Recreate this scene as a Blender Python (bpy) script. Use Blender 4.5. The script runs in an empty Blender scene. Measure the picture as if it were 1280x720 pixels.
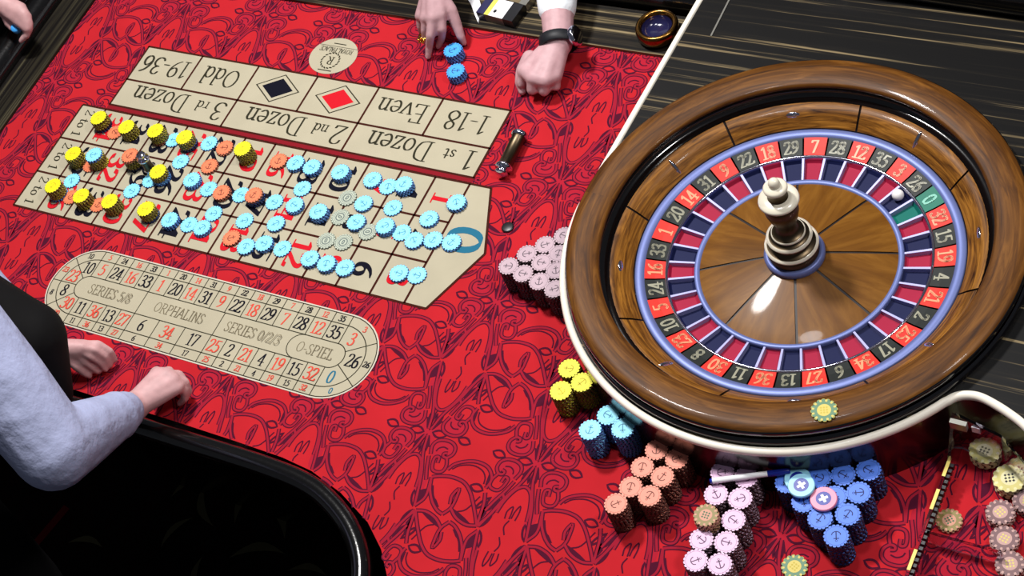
import bpy, math, random
from mathutils import Vector, Matrix
from mathutils.geometry import tessellate_polygon

random.seed(7)
PI = math.pi
U = 0.075            # one number cell of the layout is 7.5 cm wide; all lengths below are in cells
sc = bpy.context.scene
C = sc.collection

# ------------------------------------------------------------------ camera, world, lights, exposure
cam_d = bpy.data.cameras.new('camera')
cam = bpy.data.objects.new('camera', cam_d)
C.objects.link(cam)
cam_d.sensor_fit = 'HORIZONTAL'
cam_d.sensor_width = 36.0
cam_d.lens = 64.8057
cam_d.shift_x = 0.15407
cam_d.shift_y = -0.11680
cam_d.clip_start = 0.05
cam_d.clip_end = 50
cam.matrix_world = Matrix([[0.82046, -0.170463, 0.545699, 1.677474], [0.457069, 0.768944, -0.447005, -1.597943], [-0.343414, 0.616172, 0.708801, 2.505062], [0.0, 0.0, 0.0, 1.0]])
sc.camera = cam

w = bpy.data.worlds.new('room_light')
sc.world = w
w.use_nodes = True
w.node_tree.nodes['Background'].inputs['Color'].default_value = (0.80, 0.86, 1.0, 1)
w.node_tree.nodes['Background'].inputs['Strength'].default_value = 0.09

def area(name, loc, target, size, power, col):
    d = bpy.data.lights.new(name, 'AREA')
    d.shape = 'DISK'
    d.size = size
    d.energy = power
    d.color = col
    o = bpy.data.objects.new(name, d)
    C.objects.link(o)
    o.location = Vector(loc) * U
    o.rotation_euler = (Vector(target) * U - o.location).to_track_quat('-Z', 'Y').to_euler()
    return o

area('table_lamp_light', (-9, 8, 40), (1, -2, 0), 0.36, 112, (1.0, 0.975, 0.95))
area('wheel_fill_light', (27, 3, 36), (9, -3, 0), 0.36, 36, (1.0, 0.96, 0.93))  # added light for highlights on the wheel, unseen source
area('overhead_fill_light', (5, 2, 42), (3, -4, 0), 0.36, 27, (0.96, 0.97, 1.0))  # weaker fill from above the table, unseen source

vs = sc.view_settings
vs.view_transform = 'Standard'
vs.look = 'None'
vs.exposure = 0.0
vs.gamma = 1.0
vs.use_curve_mapping = False

# ------------------------------------------------------------------ materials
def lin(c):
    r = []
    for v in c[:3]:
        v /= 255.0
        r.append(v / 12.92 if v <= 0.04045 else ((v + 0.055) / 1.055) ** 2.4)
    return (r[0], r[1], r[2], 1.0)

def mat(name, col, rough=0.6, metal=0.0, coat=0.0, vary=0.0, scale=40.0, bump=0.0, trans=0.0, ior=1.45, spec=0.5):
    m = bpy.data.materials.new(name)
    m.use_nodes = True
    nt = m.node_tree
    b = nt.nodes['Principled BSDF']
    b.inputs['Base Color'].default_value = lin(col)
    b.inputs['Roughness'].default_value = rough
    b.inputs['Metallic'].default_value = metal
    b.inputs['Coat Weight'].default_value = coat
    b.inputs['Coat Roughness'].default_value = 0.08
    b.inputs['Transmission Weight'].default_value = trans
    b.inputs['IOR'].default_value = ior
    b.inputs['Specular IOR Level'].default_value = spec
    if vary or bump:
        tc = nt.nodes.new('ShaderNodeTexCoord')
        n = nt.nodes.new('ShaderNodeTexNoise')
        n.inputs['Scale'].default_value = scale
        n.inputs['Detail'].default_value = 5
        nt.links.new(tc.outputs['Object'], n.inputs['Vector'])
        if vary:
            r = nt.nodes.new('ShaderNodeValToRGB')
            c = lin(col)
            r.color_ramp.elements[0].position = 0.3
            r.color_ramp.elements[1].position = 0.7
            r.color_ramp.elements[0].color = (c[0] * (1 - vary), c[1] * (1 - vary), c[2] * (1 - vary), 1)
            r.color_ramp.elements[1].color = (min(1, c[0] * (1 + vary)), min(1, c[1] * (1 + vary)), min(1, c[2] * (1 + vary)), 1)
            nt.links.new(n.outputs['Fac'], r.inputs['Fac'])
            nt.links.new(r.outputs['Color'], b.inputs['Base Color'])
        if bump:
            bp = nt.nodes.new('ShaderNodeBump')
            bp.inputs['Strength'].default_value = bump
            bp.inputs['Distance'].default_value = 0.012 if 'cotton' in name else 0.002
            nt.links.new(n.outputs['Fac'], bp.inputs['Height'])
            nt.links.new(bp.outputs['Normal'], b.inputs['Normal'])
    return m

def wood(name, c0, c1, stretch, scale, rough=0.35, coat=0.6, pos=(0.35, 0.65), mid=None, distort=1.0, polar=False):
    m = bpy.data.materials.new(name)
    m.use_nodes = True
    nt = m.node_tree
    b = nt.nodes['Principled BSDF']
    b.inputs['Roughness'].default_value = rough
    b.inputs['Coat Weight'].default_value = coat
    b.inputs['Coat Roughness'].default_value = 0.06
    b.inputs['Specular IOR Level'].default_value = 0.15
    tc = nt.nodes.new('ShaderNodeTexCoord')
    mp = nt.nodes.new('ShaderNodeMapping')
    mp.inputs['Scale'].default_value = stretch
    n = nt.nodes.new('ShaderNodeTexNoise')
    n.inputs['Scale'].default_value = scale
    n.inputs['Detail'].default_value = 6
    n.inputs['Roughness'].default_value = 0.6
    n.inputs['Distortion'].default_value = distort
    r = nt.nodes.new('ShaderNodeValToRGB')
    r.color_ramp.elements[0].position = pos[0]
    r.color_ramp.elements[1].position = pos[1]
    r.color_ramp.elements[0].color = lin(c0)
    r.color_ramp.elements[1].color = lin(c1)
    if mid:
        e = r.color_ramp.elements.new((pos[0] + pos[1]) / 2)
        e.color = lin(mid)
    src = tc.outputs['Object']
    if polar:       # grain follows the circle: (angle, radius, per-object offset)
        sx = nt.nodes.new('ShaderNodeSeparateXYZ')
        nt.links.new(src, sx.inputs[0])
        at = nt.nodes.new('ShaderNodeMath'); at.operation = 'ARCTAN2'
        nt.links.new(sx.outputs['Y'], at.inputs[0]); nt.links.new(sx.outputs['X'], at.inputs[1])
        ln = nt.nodes.new('ShaderNodeVectorMath'); ln.operation = 'LENGTH'
        nt.links.new(src, ln.inputs[0])
        oi = nt.nodes.new('ShaderNodeObjectInfo')
        cb = nt.nodes.new('ShaderNodeCombineXYZ')
        nt.links.new(at.outputs[0], cb.inputs['X'])
        nt.links.new(ln.outputs['Value'], cb.inputs['Y'])
        nt.links.new(oi.outputs['Random'], cb.inputs['Z'])
        src = cb.outputs[0]
    nt.links.new(src, mp.inputs['Vector'])
    nt.links.new(mp.outputs['Vector'], n.inputs['Vector'])
    nt.links.new(n.outputs['Fac'], r.inputs['Fac'])
    nt.links.new(r.outputs['Color'], b.inputs['Base Color'])
    return m

M = {}
M['felt'] = mat('red_felt', (180, 33, 41), 0.95, vary=0.08, scale=9, spec=0.1)
M['felt_dark'] = mat('felt_ink_purple', (74, 18, 40), 0.95, spec=0.1)
M['felt_blush'] = mat('felt_ink_blush', (166, 30, 48), 0.95, spec=0.1)
M['carpetred'] = mat('carpet_red_stripe', (84, 10, 18), 0.98, spec=0.05)
M['felt_rose'] = mat('felt_ink_rose', (150, 28, 47), 0.95, spec=0.1)
M['cream_print'] = mat('layout_cream_ink', (174, 166, 143), 0.9, vary=0.05, scale=12, spec=0.1)
M['white_print'] = mat('layout_white_ink', (196, 188, 172), 0.9, spec=0.1)
M['line_print'] = mat('layout_brown_line_ink', (62, 26, 18), 0.9, spec=0.1)
M['strip_print'] = mat('layout_crimson_strip_ink', (128, 24, 34), 0.9, spec=0.1)
M['black_print'] = mat('layout_black_ink', (18, 18, 30), 0.9, spec=0.1)
M['text_print'] = mat('layout_olive_text_ink', (48, 46, 34), 0.9, spec=0.1)
M['grey_print'] = mat('layout_grey_text_ink', (120, 110, 88), 0.9, spec=0.1)
M['red_print'] = mat('layout_red_ink', (196, 26, 38), 0.9, spec=0.1)
M['rednum_print'] = mat('layout_light_red_ink', (206, 74, 58), 0.9, spec=0.1)
M['teal_print'] = mat('layout_teal_ink', (40, 104, 130), 0.9, spec=0.1)
M['zebra'] = wood('zebra_wood', (7, 6, 6), (126, 110, 80), (0.5, 46, 10), 2.4, rough=0.5, coat=0.0, pos=(0.50, 0.68), mid=(20, 17, 13), distort=0.15)
M['zebra_rail'] = wood('zebra_wood_rail', (10, 8, 7), (138, 122, 90), (0.6, 40, 10), 2.4, rough=0.5, coat=0.0, pos=(0.40, 0.64), mid=(34, 29, 22), distort=0.15)
M['zebra_side'] = wood('zebra_wood_lengthwise', (16, 13, 11), (92, 86, 64), (40, 0.6, 10), 2.4, rough=0.5, coat=0.0, pos=(0.44, 0.70), mid=(44, 40, 30), distort=0.15)
M['leather'] = mat('black_leather', (9, 8, 8), 0.18, coat=0.5, bump=0.1, scale=160, vary=0.15)
M['apron'] = mat('black_lacquer_panel', (14, 9, 9), 0.25, coat=0.4)
M['wall'] = mat('dark_mahogany_lacquer', (26, 8, 8), 0.22, coat=0.25)
M['cream_trim'] = mat('ivory_trim', (248, 240, 224), 0.35, coat=0.3)
M['rimwood'] = wood('rim_walnut', (50, 26, 6), (122, 78, 28), (1.0, 34.0, 6), 3.0, rough=0.45, coat=0.06, pos=(0.3, 0.72), mid=(88, 52, 14), distort=0.8, polar=True)
M['panelwood'] = wood('panel_walnut', (44, 20, 4), (156, 104, 38), (1.0, 44, 6), 3.2, rough=0.4, coat=0.06, pos=(0.32, 0.70), mid=(112, 70, 22), distort=1.0, polar=True)
M['conewood'] = wood('cone_walnut', (84, 48, 9), (132, 88, 30), (2.0, 9, 3), 3.0, rough=0.4, coat=0.08, pos=(0.25, 0.75), mid=(108, 68, 18), distort=1.2)
M['seam'] = mat('dark_seam', (26, 12, 5), 0.5)
M['blackgloss'] = mat('black_gloss_lacquer', (10, 8, 12), 0.08, coat=1.0)
M['track'] = mat('black_ball_track', (16, 12, 12), 0.15, coat=0.8)
M['bluering'] = mat('blue_anodised_ring', (104, 116, 170), 0.45, metal=0.35)
M['chrome'] = mat('chrome', (205, 205, 222), 0.12, metal=1.0)
M['fretmetal'] = mat('lavender_fret_metal', (160, 160, 204), 0.45, metal=0.4)
M['pewter'] = mat('pewter', (84, 72, 56), 0.36, metal=1.0)
M['ivory'] = mat('polished_ivory_metal', (226, 218, 198), 0.25, metal=0.0, coat=0.5)
M['plate_red'] = mat('number_plate_red', (222, 50, 40), 0.5, spec=0.3)
M['plate_black'] = mat('number_plate_black', (30, 34, 32), 0.5, spec=0.3)
M['plate_green'] = mat('number_plate_green', (22, 112, 92), 0.5, spec=0.3)
M['pocket_red'] = mat('pocket_red', (156, 26, 58), 0.6, spec=0.2)
M['pocket_black'] = mat('pocket_navy_black', (20, 26, 66), 0.6, spec=0.2)
M['pocket_green'] = mat('pocket_green', (12, 104, 92), 0.6, spec=0.2)
M['plate_text_red'] = mat('plate_number_salmon', (240, 150, 112), 0.4)
M['plate_text_black'] = mat('plate_number_grey', (150, 148, 128), 0.4)
M['plate_text_green'] = mat('plate_number_mint', (112, 190, 168), 0.4)
M['ballwhite'] = mat('ball_white', (240, 238, 236), 0.25, coat=0.5)
M['brass'] = mat('dark_brass', (128, 92, 44), 0.22, metal=1.0)
M['bowlblue'] = mat('dark_blue_glass', (28, 26, 62), 0.15, coat=0.6)
M['acrylic'] = mat('clear_acrylic', (236, 232, 250), 0.03, trans=1.0, ior=1.32)
M['skin'] = mat('skin', (196, 152, 152), 0.55, vary=0.10, scale=60, bump=0.15)
M['skin2'] = mat('skin_fair', (192, 152, 156), 0.55, vary=0.10, scale=60, bump=0.15)
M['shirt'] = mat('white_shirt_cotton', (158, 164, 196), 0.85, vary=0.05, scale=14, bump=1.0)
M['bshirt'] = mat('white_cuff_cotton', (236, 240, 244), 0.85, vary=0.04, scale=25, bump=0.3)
M['vest'] = mat('black_waistcoat', (9, 8, 9), 0.8, vary=0.2, scale=30, spec=0.2)
M['trouser'] = mat('black_trousers', (14, 12, 14), 0.85, spec=0.2)
M['hair'] = mat('dark_hair', (26, 18, 14), 0.6)
M['gold'] = mat('gold', (226, 180, 70), 0.2, metal=1.0)
M['strap'] = mat('black_rubber_strap', (16, 18, 24), 0.55)
M['watchglass'] = mat('watch_glass', (16, 12, 14), 0.05, coat=1.0)
M['white'] = mat('white_plastic', (240, 240, 242), 0.35)
M['penblue'] = mat('pen_blue_plastic', (20, 40, 150), 0.3, coat=0.4)
M['blackplastic'] = mat('black_plastic', (22, 22, 26), 0.35)
M['yellowstrip'] = mat('yellow_tape', (240, 214, 110), 0.5)
M['carpet'] = mat('dark_carpet', (18, 7, 8), 0.98, vary=0.4, scale=30, spec=0.05)
M['carpetleaf'] = mat('carpet_olive_leaf', (74, 70, 50), 0.98, spec=0.05)
M['packyellow'] = mat('pack_yellow', (222, 214, 90), 0.4)
M['packnavy'] = mat('pack_navy', (34, 34, 74), 0.35, coat=0.5)
M['packgrey'] = mat('pack_grey_foil', (150, 148, 140), 0.3, metal=0.6)
M['packtan'] = mat('pack_tan', (112, 96, 66), 0.5)
CH = {  # name: (face, edge spot, dark edge, mark)
 'yellow': ((248, 240, 24), (122, 104, 34), (34, 22, 8), (186, 166, 16)),
 'light_blue': ((138, 224, 250), (76, 122, 196), (10, 14, 48), (70, 138, 166)),
 'azure': ((62, 160, 236), (74, 128, 210), (8, 14, 60), (16, 60, 120)),
 'salmon': ((226, 124, 84), (150, 82, 60), (44, 14, 14), (112, 44, 26)),
 'pink_salmon': ((226, 132, 108), (86, 46, 36), (26, 8, 8), (110, 52, 36)),
 'lilac': ((222, 182, 214), (88, 64, 72), (22, 9, 10), (92, 62, 92)),
 'blue': ((76, 124, 230), (24, 30, 74), (6, 5, 18), (20, 36, 100)),
 'grey_pink': ((180, 154, 164), (64, 40, 44), (26, 8, 12), (90, 74, 84)),
 'pale_grey': ((176, 184, 166), (120, 130, 120), (60, 70, 66), (96, 108, 104)),
 'value_olive': ((132, 116, 56), (196, 136, 110), (66, 50, 24), (40, 96, 62)),
 'value_yellow': ((226, 214, 128), (238, 230, 176), (90, 74, 30), (54, 50, 44)),
 'value_mauve': ((116, 82, 84), (190, 150, 142), (58, 36, 36), (214, 200, 110)),
 'value_green': ((84, 126, 92), (206, 186, 84), (36, 58, 40), (190, 170, 60)),
}
for k, (a, b_, c_, d_) in CH.items():
    M['chip_' + k] = mat('chip_%s_face' % k, a, 0.5, vary=0.03, scale=80)
    M['chipspot_' + k] = mat('chip_%s_edge_spot' % k, b_, 0.5)
    M['chipedge_' + k] = mat('chip_%s_edge_dark' % k, c_, 0.5)
    M['chipmark_' + k] = mat('chip_%s_mark' % k, d_, 0.6)

# ------------------------------------------------------------------ helpers
def mesh(name, verts, faces, mats, fm=None, smooth=False):
    me = bpy.data.meshes.new(name)
    me.from_pydata([tuple(c * U for c in v) for v in verts], [], faces)
    for m in (mats if isinstance(mats, (list, tuple)) else [mats]):
        me.materials.append(M[m])
    if fm:
        me.polygons.foreach_set('material_index', fm)
    if smooth:
        me.polygons.foreach_set('use_smooth', [True] * len(me.polygons))
    me.update()
    return me

def obj(name, me, parent=None, loc=None, rotz=0.0):
    o = bpy.data.objects.new(name, me)
    C.objects.link(o)
    if parent:
        o.parent = parent
    if loc:
        o.location = Vector(loc) * U
    if rotz:
        o.rotation_euler = (0, 0, rotz)
    return o

def tag(o, label, cat, group=None):
    o['label'] = label
    o['category'] = cat
    if group:
        o['group'] = group
    return o

def thing(name, label, cat, loc=(0, 0, 0), rotz=0.0, group=None):
    return tag(obj(name, None, None, loc, rotz), label, cat, group)

def struct(o):
    o['kind'] = 'structure'
    return o

def cat_rom(p, n=8, closed=False):
    p = [Vector(v) for v in p]
    if len(p) < 3:
        return p
    out = []
    L = len(p)
    rng = range(L) if closed else range(L - 1)
    for i in rng:
        p1, p2 = p[i], p[(i + 1) % L]
        p0 = p[i - 1] if (i > 0 or closed) else p1 * 2 - p2
        p3 = p[(i + 2) % L] if (i + 2 < L or closed) else p2 * 2 - p1
        for k in range(n):
            t = k / n
            out.append(0.5 * ((2 * p1) + (p2 - p0) * t + (2 * p0 - 5 * p1 + 4 * p2 - p3) * t * t + (3 * p1 - p0 - 3 * p2 + p3) * t ** 3))
    if not closed:
        out.append(p[-1])
    return out

class MB:
    def __init__(s):
        s.v, s.f, s.m = [], [], []
    def add(s, v, f, mi=0):
        b = len(s.v)
        s.v += [tuple(x) for x in v]
        s.f += [tuple(i + b for i in q) for q in f]
        s.m += [mi] * len(f)
    def poly(s, pts, z, mi=0):
        s.add([(p[0], p[1], z) for p in pts], [tuple(range(len(pts)))], mi)
    def rect(s, x0, y0, x1, y1, z, mi=0):
        s.poly([(x0, y0), (x1, y0), (x1, y1), (x0, y1)], z, mi)
    def line(s, a, b, wd, z, mi=0):
        a, b = Vector(a[:2]), Vector(b[:2])
        d = b - a
        if d.length < 1e-9:
            return
        n = Vector((-d.y, d.x)).normalized() * wd / 2
        s.poly([a + n, a - n, b - n, b + n], z, mi)
    def ribbon(s, pts, wd, z, mi=0, closed=False):
        pts = [Vector(p[:2]) for p in pts]
        L = len(pts)
        vv = []
        for i in range(L):
            a = pts[i - 1] if (i or closed) else pts[0]
            b = pts[(i + 1) % L] if (i < L - 1 or closed) else pts[-1]
            d = (b - a)
            d = d.normalized() if d.length > 1e-9 else Vector((1, 0))
            n = Vector((-d.y, d.x)) * (wd / 2)
            vv += [(pts[i].x + n.x, pts[i].y + n.y, z), (pts[i].x - n.x, pts[i].y - n.y, z)]
        k = L if closed else L - 1
        s.add(vv, [(2 * i + 1, (2 * i + 3) % (2 * L), (2 * i + 2) % (2 * L), 2 * i) for i in range(k)], mi)
    def box(s, x0, y0, z0, x1, y1, z1, mi=0):
        v = [(x0, y0, z0), (x1, y0, z0), (x1, y1, z0), (x0, y1, z0), (x0, y0, z1), (x1, y0, z1), (x1, y1, z1), (x0, y1, z1)]
        s.add(v, [(0, 3, 2, 1), (4, 5, 6, 7), (0, 1, 5, 4), (1, 2, 6, 5), (2, 3, 7, 6), (3, 0, 4, 7)], mi)
    def prism(s, pts, z0, z1, mi=0, mside=None):
        n = len(pts)
        a = sum(pts[i][0] * pts[(i + 1) % n][1] - pts[(i + 1) % n][0] * pts[i][1] for i in range(n))
        if a < 0:
            pts = list(reversed(pts))
        v = [(p[0], p[1], z0) for p in pts] + [(p[0], p[1], z1) for p in pts]
        s.add(v, [tuple(range(n, 2 * n)), tuple(reversed(range(n)))], mi)
        s.add(v, [(i, (i + 1) % n, n + (i + 1) % n, n + i) for i in range(n)], mi if mside is None else mside)
    def lathe(s, prof, n=96, a0=0.0, a1=2 * PI, mi=0, caps=False):
        full = abs(a1 - a0 - 2 * PI) < 1e-6
        cols = n if full else n + 1
        v = []
        for i in range(cols):
            a = a0 + (a1 - a0) * i / n
            v += [(r * math.cos(a), r * math.sin(a), z) for r, z in prof]
        P_ = len(prof)
        f = []
        for i in range(n):
            j = (i + 1) % cols
            for k in range(P_ - 1):
                f.append((i * P_ + k, j * P_ + k, j * P_ + k + 1, i * P_ + k + 1))
        if caps and not full:
            f.append(tuple(range(P_)))
            f.append(tuple(reversed(range((cols - 1) * P_, cols * P_))))
        s.add(v, f, mi)
    def tube(s, pts, r, n=12, mi=0, caps=True):
        pts = [Vector(p) for p in pts]
        L = len(pts)
        rr = r if isinstance(r, (list, tuple)) else [r] * L
        v = []
        up = Vector((0, 0, 1))
        for i in range(L):
            d = (pts[min(i + 1, L - 1)] - pts[max(i - 1, 0)]).normalized()
            if abs(d.dot(up)) > 0.98:
                up = Vector((0, 1, 0))
            x = d.cross(up).normalized()
            y = x.cross(d).normalized()
            for k in range(n):
                a = 2 * PI * k / n
                v.append(tuple(pts[i] + (x * math.cos(a) + y * math.sin(a)) * rr[i]))
        f = []
        for i in range(L - 1):
            for k in range(n):
                f.append((i * n + k, i * n + (k + 1) % n, (i + 1) * n + (k + 1) % n, (i + 1) * n + k))
        if caps:
            f.append(tuple(reversed(range(n))))
            f.append(tuple(range((L - 1) * n, L * n)))
        s.add(v, f, mi)
    def obj(s, name, mats, parent=None, loc=None, rotz=0.0, smooth=False):
        return obj(name, mesh(name, s.v, s.f, mats, s.m, smooth), parent, loc, rotz)

def smooth_by_angle(o, deg=35):
    me = o.data
    me.polygons.foreach_set('use_smooth', [True] * len(me.polygons))
    try:
        me.set_sharp_from_angle(angle=math.radians(deg))
    except Exception:
        pass
    return o

# ------------------------------------------------------------------ pen-stroke serif lettering (broad nib along skeletons)
def ell(cx, cy, rx, ry, a0=0, a1=360, n=20):
    return [(cx + rx * math.cos(math.radians(a0 + (a1 - a0) * i / n)), cy + ry * math.sin(math.radians(a0 + (a1 - a0) * i / n))) for i in range(n + 1)]
def cr(p, n=6):
    return [(v.x, v.y) for v in cat_rom([Vector((a, b)) for a, b in p], n)]
G = {
 '0': (.58, [ell(.28, .5, .22, .49)]),
 '1': (.46, [[(.08, .82), (.24, .98), (.24, 0)], [(.1, .0), (.38, .0)]]),
 '2': (.56, [cr([(.06, .76), (.1, .92), (.26, 1), (.42, .93), (.46, .76), (.38, .55), (.2, .28), (.04, .02)]), [(.04, .02), (.48, .02), (.51, .16)]]),
 '3': (.56, [cr([(.07, .84), (.15, .97), (.28, 1), (.42, .9), (.42, .7), (.3, .56), (.18, .53)]), cr([(.18, .53), (.38, .49), (.48, .32), (.43, .1), (.27, 0), (.1, .04), (.04, .14)])]),
 '4': (.58, [[(.38, 0), (.38, .98), (.03, .3), (.54, .3)], [(.28, 0), (.48, 0)]]),
 '5': (.56, [[(.48, .97), (.15, .97), (.11, .58)], cr([(.11, .58), (.28, .62), (.45, .5), (.48, .26), (.36, .05), (.2, 0), (.05, .1)])]),
 '6': (.56, [cr([(.45, .98), (.24, .82), (.09, .55), (.06, .3), (.12, .08), (.27, 0), (.43, .1), (.47, .3), (.4, .5), (.27, .56), (.12, .46), (.07, .34)])]),
 '7': (.54, [[(.04, .82), (.06, .96), (.49, .96), (.2, 0)]]),
 '8': (.56, [cr([(.27, .54), (.1, .68), (.1, .88), (.27, 1), (.43, .88), (.43, .68), (.27, .54), (.08, .36), (.06, .14), (.27, 0), (.47, .14), (.46, .36), (.27, .54)])]),
 '9': (.56, [cr([(.09, .02), (.30, .18), (.45, .45), (.48, .7), (.42, .92), (.27, 1), (.11, .9), (.07, .7), (.14, .5), (.27, .44), (.42, .54), (.47, .66)])]),
 '-': (.36, [[(.05, .36), (.31, .36)]]),
 '/': (.36, [[(.02, -.05), (.32, 1.0)]]),
 ' ': (.28, []),
 'A': (.72, [[(.04, 0), (.35, 1), (.66, 0)], [(.16, .34), (.54, .34)], [(-.02, 0), (.12, 0)], [(.56, 0), (.74, 0)]]),
 'C': (.68, [ell(.38, .5, .32, .49, 40, 320), [(.62, .98), (.62, .74)]]),
 'D': (.74, [[(.12, 0), (.12, 1)], [(.02, 1), (.3, 1)], [(.02, 0), (.3, 0)], cr([(.3, 1), (.54, .88), (.64, .5), (.54, .12), (.3, 0)])]),
 'E': (.62, [[(.12, 0), (.12, 1)], [(.02, 1), (.54, 1), (.54, .84)], [(.12, .52), (.42, .52)], [(.02, 0), (.56, 0), (.57, .18)]]),
 'H': (.76, [[(.12, 0), (.12, 1)], [(.62, 0), (.62, 1)], [(.12, .52), (.62, .52)], [(.02, 0), (.24, 0)], [(.02, 1), (.24, 1)], [(.5, 0), (.74, 0)], [(.5, 1), (.74, 1)]]),
 'I': (.36, [[(.17, 0), (.17, 1)], [(.05, 0), (.3, 0)], [(.05, 1), (.3, 1)]]),
 'L': (.6, [[(.12, 0), (.12, 1)], [(.02, 1), (.24, 1)], [(.02, 0), (.54, 0), (.55, .2)]]),
 'N': (.76, [[(.12, 0), (.12, 1), (.62, 0), (.62, 1)], [(.02, 0), (.22, 0)], [(.52, 1), (.72, 1)]]),
 'O': (.78, [ell(.38, .5, .32, .49)]),
 'P': (.62, [[(.12, 0), (.12, 1)], [(.02, 0), (.26, 0)], [(.02, 1), (.3, 1)], cr([(.3, 1), (.5, .92), (.54, .74), (.46, .54), (.28, .48), (.12, .48)])]),
 'R': (.7, [[(.12, 0), (.12, 1)], [(.02, 0), (.26, 0)], [(.02, 1), (.3, 1)], cr([(.3, 1), (.5, .92), (.53, .74), (.46, .56), (.28, .5), (.12, .5)]), [(.3, .5), (.62, 0), (.7, 0)]]),
 'S': (.56, [cr([(.46, .82), (.4, .95), (.26, 1), (.12, .92), (.08, .76), (.16, .6), (.36, .46), (.47, .28), (.42, .08), (.26, 0), (.1, .05), (.05, .2)])]),
 'T': (.62, [[(.3, 0), (.3, 1)], [(.04, .84), (.04, 1), (.56, 1), (.56, .84)], [(.18, 0), (.42, 0)]]),
 'Y': (.68, [[(.04, 1), (.34, .46), (.64, 1)], [(.34, .46), (.34, 0)], [(.22, 0), (.46, 0)]]),
 'd': (.56, [ell(.24, .31, .19, .31), [(.43, 1), (.43, 0), (.54, 0)], [(.33, 1), (.43, 1)]]),
 'e': (.5, [cr([(.06, .34), (.42, .36), (.4, .54), (.24, .63), (.09, .5), (.05, .3), (.12, .08), (.26, 0), (.42, .1)])]),
 'n': (.58, [[(.12, 0), (.12, .62)], [(.02, .62), (.12, .62)], [(.03, 0), (.22, 0)], cr([(.12, .48), (.24, .6), (.36, .62), (.44, .5), (.44, .3), (.44, 0)]), [(.35, 0), (.55, 0)]]),
 'o': (.54, [ell(.26, .31, .21, .31)]),
 'r': (.42, [[(.12, 0), (.12, .62)], [(.02, .62), (.12, .62)], [(.03, 0), (.22, 0)], cr([(.12, .44), (.22, .58), (.36, .6)])]),
 's': (.42, [cr([(.33, .5), (.22, .63), (.09, .54), (.12, .4), (.28, .28), (.34, .14), (.22, 0), (.06, .1)])]),
 't': (.38, [cr([(.16, .86), (.16, .5), (.16, .14), (.24, 0), (.35, .08)]), [(.02, .6), (.32, .6)]]),
 'v': (.54, [[(.04, .62), (.26, 0), (.48, .62)], [(-.02, .62), (.14, .62)], [(.38, .62), (.54, .62)]]),
 'z': (.48, [[(.05, .5), (.05, .62), (.4, .62), (.04, 0), (.42, 0), (.42, .14)]]),
}
def hull(pts):
    pts = sorted(set((round(a, 6), round(b, 6)) for a, b in pts))
    if len(pts) < 3:
        return pts
    def half(ps):
        h = []
        for p in ps:
            while len(h) >= 2 and (h[-1][0] - h[-2][0]) * (p[1] - h[-2][1]) - (h[-1][1] - h[-2][1]) * (p[0] - h[-2][0]) <= 0:
                h.pop()
            h.append(p)
        return h[:-1]
    return half(pts) + half(reversed(pts))
def text_w(t, sp=0.04):
    return sum(G[c][0] + sp for c in t) - sp
def text(mb, t, pos, h, ang=0.0, z=0.0, wide=1.0, pen=0.105, thin=0.035, mi=0, sp=0.04, center=True, lift=None):
    ca, sa = math.cos(ang), math.sin(ang)
    x = -text_w(t, sp) / 2 if center else 0.0
    y0 = -0.5 if center else 0.0
    nib = [(-pen / 2, -thin / 2), (pen / 2, -thin / 2 + .02), (pen / 2, thin / 2 + .02), (-pen / 2, thin / 2)]
    kk = 0
    for c in t:
        wd, st = G[c]
        for s in st:
            for a, b in zip(s[:-1], s[1:]):
                hp = hull([(p[0] + q[0], p[1] + q[1]) for p in (a, b) for q in nib])
                out = []
                for px, py in hp:
                    X = (x + px) * h * wide
                    Y = (y0 + py) * h
                    out.append((pos[0] + ca * X - sa * Y, pos[1] + sa * X + ca * Y))
                kk += 1
                if lift:
                    mb.add([(a_, b_, lift(a_, b_)) for a_, b_ in out], [tuple(range(len(out)))], mi)
                else:
                    mb.poly(out, z + .00015 * kk, mi)
        x += wd + sp

# ------------------------------------------------------------------ floor
FZ = -10.1
mb = MB()
mb.box(-34, -34, FZ - 0.5, 34, 30, FZ)
floor = struct(mb.obj('floor', ['carpet']))
floor['label'] = 'dark patterned carpet below the table edge'
for (x, y, a, s) in [(-9.2, -5.4, 0.3, 1.0), (-8.2, -5.9, 1.5, 1.1), (-9.4, -6.5, 2.3, 1.0), (-7.2, -6.2, -0.5, 1.2), (-7.0, -7.4, 0.4, 1.1), (-10.4, -6.2, 0.9, 0.7), (-9.9, -7.6, 1.2, 0.8), (-5.2, -7.4, 0.2, 0.8), (-6.6, -8.7, 1.1, 0.8), (-12.6, -8.9, 0.2, 0.8), (-4.0, -9.4, 0.6, 0.9), (-8.4, -8.6, 2.0, 0.8)]:
    top = [(t, 0.34 * math.sin(PI * (t + .8) / 1.6) - .1 * t * t) for t in [-.8 + .2 * i for i in range(9)]]
    low = [(t, 0.06 * math.sin(PI * (t + .8) / 1.6) - .1 * t * t + .02) for t in [.8 - .2 * i for i in range(9)]]
    q = MB()
    q.poly([(p[0] * s, p[1] * s) for p in top + low[1:-1]], 0.02)
    q.obj('carpet_leaf', ['carpetleaf'], floor, (x, y, FZ), a)

q = MB()
q.poly([(-.14, -1.6), (.14, -1.6), (.14, 1.6), (-.14, 1.6)], .02)
q.obj('carpet_stripe', ['carpetred'], floor, (-14.3, -9.6, FZ), -.2)

# ------------------------------------------------------------------ the table
table = thing('roulette_table', 'red felt roulette table with printed betting layout, wood rail and black padded edge', 'table', (0, 0, FZ))
TZ = -FZ    # children are placed relative to the table's foot
def tobj(mb_, name, mats, parent=None, smooth=False):
    return mb_.obj(name, mats, parent or table, (0, 0, TZ) if not parent else None, 0, smooth)

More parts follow.
